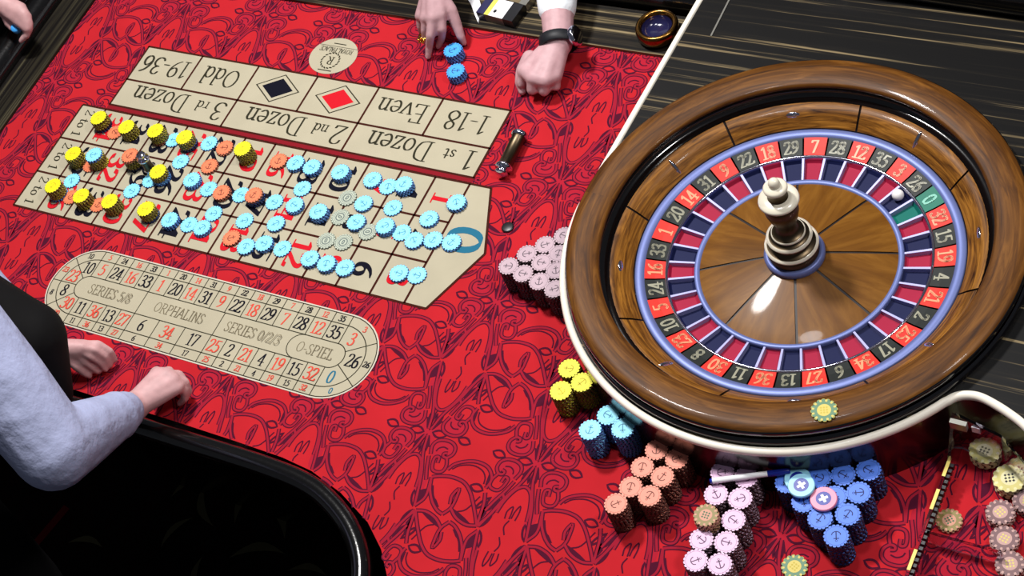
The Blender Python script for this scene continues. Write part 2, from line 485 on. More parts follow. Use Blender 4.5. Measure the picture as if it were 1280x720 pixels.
CUT = [(-15.4, -8.3), (-4.2, -8.25), (-2.3, -8.26), (-.87, -8.29), (.01, -8.385), (.98, -8.665), (1.955, -9.117), (2.571, -9.6), (3.008, -10.12), (3.25, -10.8), (3.35, -12.0)]
FELT = [(-15.4, 5.2), ] + CUT + [(19.5, -12.0), (19.5, 5.2)]
mb = MB()
n = len(FELT)
mb.add([(x, y, 0) for x, y in FELT], [tuple(t) for t in tessellate_polygon([[Vector((x, y, 0)) for x, y in FELT]])])
felt = tobj(mb, 'felt_top', ['felt'])
for p_ in felt.data.polygons:
    if p_.normal.z < 0:
        p_.flip()
mb = MB()
mb.add([(x, y, -0.02) for x, y in FELT] + [(x, y, -1.6) for x, y in FELT], [(i, i + n, (i + 1) % n + n, (i + 1) % n) for i in range(n)])
tobj(mb, 'apron', ['apron'])
mb = MB()
mb.box(-11, -6.2, -10.1, 15, 3.2, -0.05)
tobj(mb, 'pedestal', ['apron'])

def inside(x, y, poly):
    c = False
    j = len(poly) - 1
    for i in range(len(poly)):
        if (poly[i][1] > y) != (poly[j][1] > y) and x < (poly[j][0] - poly[i][0]) * (y - poly[i][1]) / (poly[j][1] - poly[i][1]) + poly[i][0]:
            c = not c
        j = i
    return c

# printed ornament of the felt: one motif with a half turn about its flower, repeated 2.78 x 3.62
def lens(cx, cy, L, wd, ang, n=7):
    p = []
    for i in range(n):
        t = -1 + 2 * i / (n - 1)
        p.append((t * L, wd * (1 - t * t)))
    for i in range(n - 2, 0, -1):
        t = -1 + 2 * i / (n - 1)
        p.append((t * L, -wd * (1 - t * t)))
    ca, sa = math.cos(ang), math.sin(ang)
    return [(cx + ca * a - sa * b, cy + sa * a + ca * b) for a, b in p]
def mir(p):
    return [(-a, b) for a, b in p]
curl = [(.32, -.5), (.26, -.30), (.32, -.15), (.48, -.08), (.68, -.09), (.81, -.19), (.83, -.35), (.74, -.47), (.64, -.47), (.62, -.40), (.70, -.37)]
curl2 = [(.41, -.40), (.44, -.31), (.54, -.25), (.66, -.27)]
cup = [(.74, -.49), (.81, -.66), (.79, -.81), (.68, -.87), (.55, -.85), (.48, -.72), (.46, -.55), (.55, -.52), (.58, -.66)]
thick = [curl, mir(curl), cup, mir(cup),
 [(.61, -1.02), (.79, -.94), (1.06, -.88), (1.37, -.91), (1.6, -1.06), (1.8, -1.29), (2.02, -1.6), (2.14, -1.79)],
 [(.88, -.74), (.98, -.57), (1.2, -.43), (1.46, -.36), (1.73, -.40), (1.9, -.54), (1.97, -.71), (1.93, -.9)],
 [(.61, -1.02), (.72, -1.31), (.90, -1.56), (1.1, -1.72), (1.27, -1.78)],
 [(1.27, -1.78), (1.38, -1.6), (1.40, -1.4), (1.36, -1.1), (1.28, -1.3), (1.33, -1.5)],
 [(1.38, -1.58), (1.61, -1.76), (1.9, -1.84), (2.14, -1.79)],
 [(2.14, -1.79), (2.10, -1.49), (2.05, -1.22), (1.97, -1.0)],
 [(2.14, -1.79), (2.28, -1.52), (2.36, -1.31), (2.44, -1.04), (2.36, -.9)],
 [(.03, -.08), (.13, -.51), (.34, -1.0), (.46, -1.4), (.56, -1.79)],
 [(-.03, -.08), (-.13, -.51), (-.34, -1.0), (-.46, -1.4), (-.60, -1.79)],
 [(-.36, -1.36), (-.31, -1.04), (-.18, -.72), (0, -.6), (.18, -.72), (.31, -1.04), (.38, -1.36)],
 [(.56, -1.79), (.70, -1.5), (.61, -1.02)],
 [(.30, -.55), (.40, -.85), (.52, -1.12)],
 [(-.30, -.55), (-.40, -.85), (-.52, -1.12), (-.62, -1.4)],
]
thin = [curl2, mir(curl2),
 [(-.12, -1.44), (-.14, -1.26), (-.06, -1.12), (-.03, -1.26), (-.02, -1.42)], [(.02, -1.40), (.03, -1.22), (.09, -1.06), (.13, -1.2), (.12, -1.42)],
 [(0, -1.45), (-.05, -1.62), (.04, -1.8)],
 [(.98, -.70), (1.12, -.56), (1.4, -.47), (1.66, -.52), (1.8, -.66), (1.84, -.82)],
 [(.02, -.1), (.05, -.5), (.02, -.58)], [(.08, -.1), (.2, -.35)], [(-.08, -.1), (-.2, -.35)],
 [(.74, -1.2), (.86, -1.42), (1.02, -1.58)], [(1.9, -1.12), (1.74, -1.5), (1.56, -1.62)]]
leaves = [lens(.28, .02, .17, .09, 0), lens(.93, .03, .16, .09, -.15), lens(.1, -.30, .20, .035, -1.25), lens(-.1, -.30, .20, .035, -1.89),
 lens(1.73, -.95, .16, .09, -.1), lens(0, -.28, .22, .035, -PI / 2), lens(.45, -1.62, .2, .05, -1.2), lens(-.5, -1.6, .2, .05, -1.9), lens(-.75, -1.25, .22, .05, 1.0), lens(2.26, -1.2, .22, .05, 1.2)]
solid = [[(.66, -1.22), (.82, -1.42), (.98, -1.5), (1.12, -1.64), (1.0, -1.66), (.84, -1.50), (.73, -1.34)],
 [(1.46, -1.58), (1.6, -1.62), (1.8, -1.7), (1.98, -1.79), (1.86, -1.81), (1.64, -1.74)],
 [(.50, -1.4), (.57, -1.35), (.66, -1.3), (.66, -1.5), (.58, -1.7)], [(-.56, -1.45), (-.66, -1.3), (-.72, -1.5), (-.64, -1.72)],
 [(1.84, -.5), (1.93, -.62), (1.95, -.8), (1.88, -.82), (1.86, -.66)], [(2.06, -1.2), (2.15, -1.2), (2.16, -1.6), (2.12, -1.55)]]
TW, TH = 2.78, 3.62
darkm, rosem, blushm = MB(), MB(), MB()
thick_s = [cat_rom([Vector(p) for p in s], 5) for s in thick]
thin_s = [cat_rom([Vector(p) for p in s], 4) for s in thin]
BLOCK = [(-12.8, -3.6, 0.6, -0.1), (-11.9, .2, 0, 2.4), (-9.3, -6.4, -.8, -4.5)]
def visible(p):
    if not (-15.3 < p.x < 18.8 and -11.9 < p.y < 5.0):
        return False
    if p.y < -8 and not inside(p.x, p.y + .0, FELT):
        return False
    if p.x > 3.95 and (p.x - 8.92) ** 2 + (p.y + .82) ** 2 < 4.9 ** 2:
        return False
    if p.x > 4.3 and p.y > -.8:
        return False
    for a, b, c, d in BLOCK:
        if a < p.x < c and b < p.y < d:
            return False
    return True
def strip(mb_, pts, wd, z):
    run = []
    for p in pts + [None]:
        if p is not None and visible(p):
            run.append(p)
        else:
            if len(run) > 1:
                mb_.ribbon(run, wd, z)
            run = []
for kx in range(-7, 7):
    for ky in range(-4, 3):
        ox, oy = 2.245 + TW * kx, 0.58 + TH * ky
        for sg in (1, -1):
            def tr(p):
                return Vector((ox + sg * p[0], oy + sg * p[1] * 0.985))
            zi = .00006 if sg > 0 else .00010
            for s in thick_s:
                zi += .00008
                q = [tr(p) for p in s]
                strip(darkm, q, .104, .002 + zi)
                strip(rosem, q, .052, .0050 + zi)
            for s in thin_s:
                zi += .00008
                strip(darkm, [tr(p) for p in s], .034, .002 + zi)
            for cx_, cy_, rx_, ry_ in ((0, 0, .24, .50), (.5, -.32, .30, .24), (-.5, -.32, .30, .24), (.45, -1.3, .12, .40), (-.5, -1.3, .12, .40)):
                q = [tr((cx_ + rx_ * math.cos(t_ * PI / 8), cy_ + ry_ * math.sin(t_ * PI / 8))) for t_ in range(16)]
                if (sg > 0 or cy_) and all(visible(p) for p in q):
                    blushm.poly(q, .0008)
            for s in leaves:
                q = [tr(p) for p in s]
                if all(visible(p) for p in q):
                    darkm.ribbon(q, .05, .0052, closed=True)
            for s in solid:
                q = [tr(p) for p in s]
                if all(visible(p) for p in q):
                    if sg * 1 > 0 or True:
                        darkm.poly(q, .0047)
orn = tobj(darkm, 'ornament_print', ['felt_dark'])
orn['kind'] = 'stuff'
tobj(rosem, 'ornament_fill_print', ['felt_rose'])['kind'] = 'stuff'
tobj(blushm, 'ornament_blush_print', ['felt_blush'])['kind'] = 'stuff'

# ------------------------------------------------------------------ printed layout
A = 1.222          # cell height
ZC, ZL, ZT = .010, .0125, .0145
REDS = {1, 3, 5, 7, 9, 12, 14, 16, 18, 19, 21, 23, 25, 27, 30, 32, 34, 36}
mb = MB()
grid_out = [(-12.88, 0), (-12.88, -3 * A), (.62, -3 * A), (1.34, -1.85), (.60, 0)]
mb.poly(grid_out, ZC)
grid = tobj(mb, 'number_grid_print', ['cream_print'])
mb = MB()
LW = .062
for k in range(0, 13):
    mb.line((-k, 0), (-k, -3 * A), LW, ZL)
for k in (1, 2):
    mb.line((-12.88, -k * A), (0, -k * A), LW, ZL)
for a, b in zip(grid_out, grid_out[1:] + grid_out[:1]):
    mb.line(a, b, LW, ZL)
tobj(mb, 'grid_line_print', ['line_print'], grid)
for c in range(12):
    for r in range(3):
        num = 3 * c + 1 + r
        mb = MB()
        text(mb, str(num), (-c - .5, -(r + .5) * A), .55, -PI / 2, ZT, wide=1.42 if num > 9 else 1.3, pen=.17, thin=.06)
        tobj(mb, 'printed_number', ['red_print' if num in REDS else 'black_print'], grid)
mb = MB()
text(mb, '0', (.62, -1.62), .95, -PI / 2, ZT, wide=1.35, pen=.14, thin=.05)
tobj(mb, 'printed_zero', ['teal_print'], grid)
for r in range(3):
    mb = MB()
    text(mb, '2 to 1', (-12.44, -(r + .5) * A), .30, -PI / 2, ZT, wide=1.15, pen=.09)
    tobj(mb, 'printed_column_bet', ['text_print'], grid)
mb = MB()
mb.rect(-12.02, .04, .02, .17, ZC)
tobj(mb, 'crimson_strip_print', ['strip_print'])

Y0, Y1, Y2 = .19, 1.14, 2.39
mb = MB()
mb.rect(-12, Y0, 0, Y2, ZC)
outside = tobj(mb, 'outside_bets_print', ['cream_print'])
mb = MB()
for y in (Y0, Y1, Y2):
    mb.line((-12 - LW / 2, y), (LW / 2, y), LW, ZL)
for x in (0, -4, -8, -12):
    mb.line((x, Y0), (x, Y1), LW, ZL)
for x in range(0, 13, 2):
    mb.line((-x, Y1), (-x, Y2), LW, ZL)
tobj(mb, 'outside_line_print', ['line_print'], outside)
for x, t in ((-1, '1-18'), (-3, 'Even'), (-9, 'Odd'), (-11, '19-36')):
    mb = MB()
    text(mb, t, (x, (Y1 + Y2) / 2 + .02), .60, PI, ZT, wide=1.05, pen=.085, thin=.028)
    tobj(mb, 'printed_even_bet', ['text_print'], outside)
for x, t, u in ((-2, '1', 'st'), (-6, '2', 'nd'), (-10, '3', 'rd')):
    mb = MB()
    text(mb, t, (x + 1.62, (Y0 + Y1) / 2), .60, PI, ZT, wide=1.15, pen=.085, thin=.028)
    text(mb, u, (x + 1.02, (Y0 + Y1) / 2 + .06), .34, PI, ZT, wide=1.15, pen=.095, thin=.035)
    tobj(mb, 'printed_ordinal', ['text_print'], outside)
    mb = MB()
    text(mb, 'Dozen', (x - .50, (Y0 + Y1) / 2 + .02), .62, PI, ZT, wide=1.03, pen=.085, thin=.028)
    tobj(mb, 'printed_dozen', ['text_print'], outside)
for x, m in ((-5, 'red_print'), (-7, 'black_print')):
    cy = (Y1 + Y2) / 2
    for s, zz, mm, nm in ((1.0, ZL, 'text_print', 'diamond_outline_print'), (.92, ZL + .001, 'cream_print', 'diamond_border_print'), (.70, ZT, m, 'diamond_print')):
        mb = MB()
        mb.poly([(x + .74 * s, cy), (x, cy + .5 * s), (x - .74 * s, cy), (x, cy - .5 * s)], zz)
        tobj(mb, nm, [mm], outside)

# oval logo
OC = (-5.93, 3.15)
mb = MB()
mb.poly([(OC[0] + .73 * math.cos(2 * PI * i / 48), OC[1] + .64 * math.sin(2 * PI * i / 48)) for i in range(48)], ZC)
oval = tobj(mb, 'oval_logo_print', ['cream_print'])
mb = MB()
text(mb, 'ROYAL PALACE', (OC[0], OC[1] + .20), .15, PI, ZT, wide=.86, pen=.1)
mb.line((OC[0] - .62, OC[1] + .33), (OC[0] + .62, OC[1] + .33), .012, ZT)
mb.line((OC[0] - .2, OC[1] + .43), (OC[0] + .2, OC[1] + .43), .028, ZT)
mb.line((OC[0] - .22, OC[1] - .52), (OC[0] + .22, OC[1] - .52), .03, ZT)
text(mb, 'R', (OC[0], OC[1] - .17), .26, PI, ZT, pen=.13)
for i in range(18):
    a = 2 * PI * i / 18
    q = lens(OC[0] + .27 * math.cos(a), OC[1] - .17 + .27 * math.sin(a), .055, .022, a + 1.1, 5)
    mb.poly(q, ZT)
tobj(mb, 'logo_lettering_print', ['text_print'], oval)

# racetrack
RX0, RX1, RY, RR = -8.9, -1.07, -5.485, 1.19
def stadium(r, n=20):
    p = [(RX1 + r * math.cos(a), RY + r * math.sin(a)) for a in [-PI / 2 + PI * i / n for i in range(n + 1)]]
    p += [(RX0 + r * math.cos(a), RY + r * math.sin(a)) for a in [PI / 2 + PI * i / n for i in range(n + 1)]]
    return p
R1, R2, R3 = 1.14, .865, .34
mb = MB()
mb.poly(stadium(RR), ZC)
race = tobj(mb, 'racetrack_print', ['white_print'])
mb = MB()
mb.poly(stadium(R1), ZC + .0008)
tobj(mb, 'racetrack_field_print', ['cream_print'], race)
mb = MB()
for r in (R1, R2, R3):
    mb.ribbon(stadium(r), .026, ZL, closed=True)
topn = [5, 24, 16, 33, 1, 20, 14, 31, 9, 22, 18, 29, 7, 28, 12, 35]
cells = []
X0 = -8.97
wd = (RX1 - X0) / 16
for i, nn in enumerate(topn):
    cells.append((nn, X0 + (i + .5) * wd, 1))
for i in range(17):
    mb.line((X0 + i * wd, RY + R3), (X0 + i * wd, RY + R1), .024, ZL)
xb = [RX0 + .485 * i for i in range(4)] + [-7.0 + (2.5 / 3) * i for i in range(4)] + [-4.5 + .49 * (i + 1) for i in range(7)]
botn = [11, 36, 13, 27, 6, 34, 17, 25, 2, 21, 4, 19, 15, 32]
for i, nn in enumerate(botn):
    cells.append((nn, (xb[i] + xb[i + 1]) / 2, -1))
for x in xb:
    mb.line((x, RY - R3), (x, RY - R1), .024, ZL)
arcs = [(3, RX1, 61), (26, RX1, 0), (0, RX1, -62), (10, RX0, 116), (23, RX0, 160), (8, RX0, 203), (30, RX0, 248)]
for cx, deg in ((RX1, 32.5), (RX1, -33.3), (RX0, 139.4), (RX0, 181), (RX0, 224)):
    a = math.radians(deg)
    mb.line((cx + R3 * math.cos(a), RY + R3 * math.sin(a)), (cx + R1 * math.cos(a), RY + R1 * math.sin(a)), .024, ZL)
for x in (-7.0, -4.49):
    mb.line((x, RY - R3), (x, RY + R3), .024, ZL)
mb.ribbon([(-2.02 + .34 * math.cos(a), RY + .34 * math.sin(a)) for a in [PI / 2 + PI * i / 12 for i in range(13)]], .024, ZL)
tobj(mb, 'racetrack_line_print', ['text_print'], race)
def rcol(nn):
    return 'teal_print' if nn == 0 else ('rednum_print' if nn in REDS else 'black_print')
for nn, x, s in cells:
    mb = MB()
    text(mb, str(nn), (x, RY + s * (R2 + R3) / 2), .345, 0, ZT, wide=.90, pen=.13, thin=.04, sp=.01)
    text(mb, str(nn), (x, RY + s * (R2 + R1) / 2), .155, 0, ZT, wide=1.0, pen=.16, thin=.07)
    tobj(mb, 'racetrack_number', [rcol(nn)], race)
for nn, cx, deg in arcs:
    a = math.radians(deg)
    mb = MB()
    text(mb, str(nn), (cx + .62 * math.cos(a), RY + .62 * math.sin(a)), .345, 0, ZT, wide=.90, pen=.13, thin=.04, sp=.01)
    text(mb, str(nn), (cx + 1.0 * math.cos(a), RY + 1.0 * math.sin(a)), .155, 0, ZT, pen=.16, thin=.07)
    tobj(mb, 'racetrack_number', [rcol(nn)], race)
for x, t in ((-8.05, 'SERIES 5/8'), (-5.75, 'ORPHALINS'), (-3.42, 'SERIES 0/2/3'), (-1.55, 'O-SPIEL')):
    mb = MB()
    text(mb, t, (x, RY), .28, 0, ZT, wide=.92, pen=.075, thin=.03)
    tobj(mb, 'racetrack_sector', ['grey_print'], race)

# ------------------------------------------------------------------ rails and padded edges
mb = MB()
mb.box(-16.1, 4.78, -.3, 3.6, 6.1, .10)
tobj(mb, 'wood_rail', ['zebra_rail'])
mb = MB()
mb.box(-16.15, -9.5, -.3, -15.0, 4.78, .10)
tobj(mb, 'wood_rail', ['zebra_side'])
mb = MB()
pts = cat_rom([Vector((x, y, .12)) for x, y in [(5, 6.75), (0, 6.72), (-8, 6.68), (-13, 6.6), (-15.8, 6.0), (-16.55, 4.6), (-16.6, 1), (-16.5, -3), (-16.4, -9)]], 8)
mb.tube(pts, .52, 16)
tobj(mb, 'padded_armrest', ['leather'], smooth=True)
mb = MB()
pts = cat_rom([Vector((x, y, .06)) for x, y in [(-16.3, -8.75), (-9, -8.70), (-3.9, -8.66), (-2.34, -8.64), (-1.05, -8.64), (-.02, -8.71), (.78, -8.92), (1.62, -9.36), (2.25, -9.95), (2.62, -10.6), (2.85, -11.3), (2.9, -12.2)]], 8)
mb.tube(pts, .24, 16)
tobj(mb, 'padded_armrest', ['leather'], smooth=True)

# ------------------------------------------------------------------ raised wheel deck
AX, AY = 8.922, -.821
RC = 5.083
path = [(4.42, 9.5), (4.15, 5.48), (3.95, 1.3)]
path += [(AX + RC * math.cos(a), AY + RC * math.sin(a)) for a in [math.radians(180 + 2 + (325.5 - 182) * i / 60) for i in range(61)]]
path += [(v.x, v.y) for v in cat_rom([Vector(p) for p in [(13.14, -3.68), (13.27, -3.53), (13.44, -3.45), (13.65, -3.43), (13.92, -3.50), (14.25, -3.63), (14.62, -3.83), (15.3, -4.35), (16.0, -5.2), (16.8, -7.0), (17.3, -9.5)]], 4)][1:]
DECK = path + [(21, -9.5), (21, 9.5)]
deck = thing('wheel_deck', 'raised striped wood deck around the roulette wheel with ivory edge and dark glossy side', 'deck', (AX, AY, 0))
hole = [(AX + 4.86 * math.cos(2 * PI * i / 96), AY + 4.86 * math.sin(2 * PI * i / 96)) for i in range(96)]
loc = lambda p: (p[0] - AX, p[1] - AY)
mb = MB()
allp = [Vector((*loc(p), 0)) for p in DECK]
holep = [Vector((*loc(p), 0)) for p in hole]
tris = tessellate_polygon([allp, holep])
mb.add([(v.x, v.y, 1.48) for v in allp + holep], [tuple(t) for t in tris])
d = mb.obj('deck_top', ['zebra'], deck)
for p_ in d.data.polygons:
    if p_.normal.z < 0:
        p_.flip()
mb = MB()
n = len(path)
mb.add([(*loc(p), 0.0) for p in path] + [(*loc(p), 1.46) for p in path], [(i, i + 1, i + 1 + n, i + n) for i in range(n - 1)])
mb.obj('deck_side', ['wall'], deck, smooth=True)
# ivory edge: a low rounded strip following the deck edge
def offset(pts, dd):
    out = []
    for i in range(len(pts)):
        a, b = Vector(pts[max(i - 1, 0)]), Vector(pts[min(i + 1, len(pts) - 1)])
        t = (b - a).normalized()
        out.append((pts[i][0] - t.y * dd, pts[i][1] + t.x * dd))
    return out
mb = MB()
rows = [(offset(path, dd), z) for dd, z in ((0.0, 1.40), (-.015, 1.46), (.02, 1.53), (.08, 1.55), (.135, 1.53), (.15, 1.47))]
v = []
for pts, z in rows:
    v += [(*loc(p), z) for p in pts]
f = []
for k in range(len(rows) - 1):
    for i in range(n - 1):
        f.append((k * n + i, k * n + i + 1, (k + 1) * n + i + 1, (k + 1) * n + i))
mb.add(v, f)
mb.obj('ivory_edge', ['cream_trim'], deck, smooth=True)
# thin grey line and padded edge at the far side of the deck
mb = MB()
mb.box(-4.0, 5.3, 1.49, -3.96, 9.3, 1.50)
mb.obj('deck_line', ['packgrey'], deck)
mb = MB()
mb.tube([(-4.5, 7.6, 1.75), (-1, 7.6, 1.8), (3, 7.5, 1.8), (11, 7.4, 1.8)], .55, 16)
mb.obj('padded_armrest', ['leather'], deck, smooth=True)

# ------------------------------------------------------------------ the wheel
wheel = thing('roulette_wheel', 'large wooden roulette wheel with red and black pockets and a pewter turret', 'roulette wheel', (AX, AY, 0))
mb = MB()
mb.lathe([(4.82, 0.05), (4.82, 1.70), (4.86, 1.80), (4.86, 1.87), (4.83, 1.905)], 128)
mb.obj('bowl_side', ['blackgloss'], wheel, smooth=True)
mb = MB()
mb.lathe([(4.90, 1.50), (4.90, 1.62), (4.84, 1.66)], 128)
mb.obj('bowl_collar', ['blackgloss'], wheel, smooth=True)
mb = MB()
mb.lathe([(4.83, 1.90), (4.79, 1.945), (4.60, 1.955), (4.35, 1.93), (4.16, 1.90), (4.11, 1.87), (4.10, 1.80), (4.17, 1.74), (4.22, 1.66)], 128)
mb.obj('bowl_rim', ['rimwood'], wheel, smooth=True)
mb = MB()
mb.lathe([(4.22, 1.66), (4.22, 1.52), (4.14, 1.44), (4.02, 1.44), (3.96, 1.47)], 128)
mb.obj('ball_track', ['track'], wheel, smooth=True)
mb = MB()
mb.lathe([(3.98, 1.44), (3.50, 1.04), (3.48, .9)], 128)
mb.obj('apron_seam_ring', ['seam'], wheel, smooth=True)
prof = [(3.985, 1.455), (3.96, 1.47), (3.72, 1.28), (3.52, 1.09)]
pm = MB()
half = math.radians(22.5 - .38)
pm.lathe(prof, 16, -half, half)
pme = mesh('apron_panel', pm.v, pm.f, ['panelwood'], pm.m, True)
for k in range(8):
    obj('apron_panel', pme, wheel, None, math.radians(20.5 + 45 * k))
# ball deflectors: eight small chrome diamonds, alternately upright and lying
for k in range(8):
    a = math.radians(20.5 + 45 * k)
    L, B = (.17, .055) if k % 2 == 0 else (.055, .17)
    mb = MB()
    ring = []
    for i in range(16):
        t = 2 * PI * i / 16
        ring.append((L * math.cos(t), B * math.sin(t)))
    sl = (1.28 - 1.09) / .2
    vv, ff = [], []
    for s, h in ((1.0, 0.0), (.75, .05), (.35, .075)):
        for (u_, t_) in ring:
            x = 3.76 + (t_ if True else 0) * s
            y = u_ * s
            vv.append((x, y, 1.09 + (x - 3.52) * .8 + .012 + h))
    for r_ in range(2):
        for i in range(16):
            ff.append((r_ * 16 + i, r_ * 16 + (i + 1) % 16, r_ * 16 + 16 + (i + 1) % 16, r_ * 16 + 16 + i))
    ff.append(tuple(range(32, 48)))
    mb.add(vv, ff)
    mb.obj('ball_deflector', ['chrome'], wheel, None, a, smooth=True)
mb = MB()
mb.lathe([(3.50, .95), (3.50, 1.07), (3.47, 1.10), (3.36, 1.09), (3.29, 1.06), (3.28, 1.02)], 128)
mb.obj('outer_ring', ['bluering'], wheel, smooth=True)
ORDER = [0, 32, 15, 19, 4, 21, 2, 25, 17, 34, 6, 27, 13, 36, 11, 30, 8, 23, 10, 5, 24, 16, 33, 1, 20, 14, 31, 9, 22, 18, 29, 7, 28, 12, 35, 3, 26]
st = 2 * PI / 37
G0 = math.radians(44.0)
def kind(nn):
    return 'green' if nn == 0 else ('red' if nn in REDS else 'black')
pl = MB()
pl.lathe([(3.285, 1.05), (3.06, .99), (2.84, .95)], 4, -st / 2 + .006, st / 2 - .006)
po = MB()
po.lathe([(2.79, .88), (2.74, .80), (2.30, .76), (2.22, .80)], 4, -st / 2, st / 2)
PLM = {k: mesh('number_plate', pl.v, pl.f, ['plate_' + k], pl.m) for k in ('red', 'black', 'green')}
POM = {k: mesh('pocket', po.v, po.f, ['pocket_' + k], po.m) for k in ('red', 'black', 'green')}
fr = MB()
fr.add([(2.80, -.036, .78), (2.80, .036, .78), (2.20, .030, .75), (2.20, -.030, .75), (2.80, -.026, .93), (2.80, .026, .93), (2.20, .022, .87), (2.20, -.022, .87)],
       [(4, 5, 6, 7), (0, 4, 7, 3), (1, 2, 6, 5), (0, 1, 5, 4), (3, 7, 6, 2)])
FRM = mesh('fret', fr.v, fr.f, ['fretmetal'], fr.m)
for i, nn in enumerate(ORDER):
    a = G0 - i * st
    p = obj('number_plate', PLM[kind(nn)], wheel, None, a)
    mb = MB()
    text(mb, str(nn), (3.06, 0), .30, -PI / 2, 0, wide=.95, pen=.16, thin=.09, lift=lambda x, y: .958 + (math.hypot(x, y) - 2.84) * .21)
    mb.obj('plate_number', ['plate_text_' + kind(nn)], p)
    obj('pocket', POM[kind(nn)], wheel, None, a)
    obj('fret', FRM, wheel, None, a + st / 2)
mb = MB()
mb.lathe([(2.845, .90), (2.85, .965), (2.815, .975), (2.79, .95), (2.785, .86)], 128)
mb.obj('middle_ring', ['chrome'], wheel, smooth=True)
mb = MB()
mb.lathe([(2.225, .76), (2.225, .875), (2.20, .90), (2.12, .89), (2.10, .86)], 128)
mb.obj('inner_ring', ['bluering'], wheel, smooth=True)
def conez(r):
    t = 1 - r / 2.12
    return .86 + .36 * t ** 0.85 if t > 0 else .86
mb = MB()
mb.lathe([(2.12, .845), (1.2, conez(1.2) - .02), (.5, conez(.5) - .02)], 96)
mb.obj('cone_seam', ['seam'], wheel, smooth=True)
for k in range(8):
    mb = MB()
    rs = [2.115 - (2.115 - .5) * i / 12 for i in range(13)]
    cols = 14
    vv, ff = [], []
    for r in rs:
        g = .028 / r
        for j in range(cols + 1):
            a = -PI / 8 + g + (PI / 4 - 2 * g) * j / cols
            vv.append((r * math.cos(a), r * math.sin(a), conez(r)))
    for i in range(12):
        for j in range(cols):
            ff.append((i * (cols + 1) + j, i * (cols + 1) + j + 1, (i + 1) * (cols + 1) + j + 1, (i + 1) * (cols + 1) + j))
    mb.add(vv, ff)
    mb.obj('cone_panel', ['conewood'], wheel, None, math.radians(42.5 + 45 * k), smooth=True)
B0 = 1.20
tur = obj('turret', None, wheel)
def tl(name, prof, m):
    q = MB()
    q.lathe([(r, B0 + z) for r, z in prof], 48)
    return q.obj(name, [m], tur, smooth=True)
tl('turret_base_ring', [(.64, -.08), (.65, .02), (.62, .07), (.56, .09), (.52, .06)], 'bluering')
tl('turret_base', [(.52, .04), (.55, .12), (.50, .22), (.44, .27), (.42, .31)], 'pewter')
tl('turret_disc', [(.50, .29), (.565, .32), (.575, .37), (.52, .395)], 'ivory')
tl('turret_waist', [(.52, .393), (.42, .42), (.38, .48), (.40, .60)], 'pewter')
tl('turret_disc', [(.40, .58), (.475, .60), (.49, .65), (.43, .68)], 'ivory')
tl('turret_waist', [(.43, .678), (.34, .70), (.33, .74)], 'pewter')
tl('turret_ring', [(.33, .73), (.365, .76), (.36, .79), (.34, .80)], 'ivory')
tl('turret_stem', [(.34, .798), (.25, .83), (.20, .95), (.22, 1.10), (.30, 1.30), (.35, 1.50), (.36, 1.65), (.32, 1.78), (.28, 1.82)], 'pewter')
tl('turret_disc', [(.30, 1.80), (.40, 1.83), (.43, 1.88), (.41, 1.93), (.30, 1.97), (.20, 1.98)], 'ivory')
tl('turret_neck', [(.22, 1.97), (.17, 2.06), (.20, 2.18), (.22, 2.22)], 'pewter')
tl('turret_disc', [(.20, 2.20), (.25, 2.24), (.255, 2.29), (.22, 2.33), (.12, 2.36)], 'ivory')
tl('turret_knob', [(.12, 2.34), (.125, 2.42), (.10, 2.50), (.05, 2.54), (.001, 2.55)], 'ivory')
# ball
mb = MB()
mb.lathe([(.001, -.13)] + [(.13 * math.cos(t), .13 * math.sin(t)) for t in [-PI / 2 + PI * i / 14 for i in range(1, 14)]] + [(.001, .13)], 24)
ba = G0 + 1.15 * st
tag(mb.obj('roulette_ball', ['ballwhite'], None, (AX + 2.62 * math.cos(ba), AY + 2.62 * math.sin(ba), .92), 0, smooth=True), 'small white ball resting in a pocket beside the green zero', 'ball')

# ------------------------------------------------------------------ chips
CT, CRAD = .040, .25
def chip_mesh(color, rad=CRAD, lobes=18, depth=.12):
    mb_ = MB()
    pts, tipf = [], []
    for i in range(lobes):
        for j, (da, rr) in enumerate(((-.33, .975), (-.12, 1.012), (.12, 1.012), (.33, .975), (.5, 1 - depth))):
            a = 2 * PI * (i + da) / lobes
            pts.append((rad * rr * math.cos(a), rad * rr * math.sin(a)))
            tipf.append(1 if j in (0, 1, 2) else 2)
    n_ = len(pts)
    v_ = []
    for s, z in ((.965, .001), (1, .005), (1, CT - .006), (.965, CT - .001)):
        v_ += [(x * s, y * s, z) for x, y in pts]
    f_, m_ = [tuple(reversed(range(n_))), tuple(range(3 * n_, 4 * n_))], [0, 0]
    for k in range(3):
        for i in range(n_):
            f_.append((k * n_ + i, k * n_ + (i + 1) % n_, (k + 1) * n_ + (i + 1) % n_, (k + 1) * n_ + i))
            m_.append(tipf[i])
    return mesh(color + '_chip', v_, f_, ['chip_' + color, 'chipspot_' + color, 'chipedge_' + color], m_)
def anchor_mesh(color):
    q = MB()
    z = CT + .0004
    q.line((0, -.09), (0, .085), .022, z)
    q.line((-.055, .055), (.055, .055), .02, z)
    q.ribbon([(.085 * math.cos(a), -.02 + .075 * math.sin(a)) for a in [PI + PI * i / 8 for i in range(9)]], .02, z)
    q.ribbon([(.02 * math.cos(2 * PI * i / 8), .10 + .02 * math.sin(2 * PI * i / 8)) for i in range(8)], .01, z, closed=True)
    q.ribbon([(.20 * math.cos(2 * PI * i / 32), .20 * math.sin(2 * PI * i / 32)) for i in range(32)], .005, z, closed=True)
    return mesh('anchor_mark', q.v, q.f, ['chipmark_' + color], q.m)
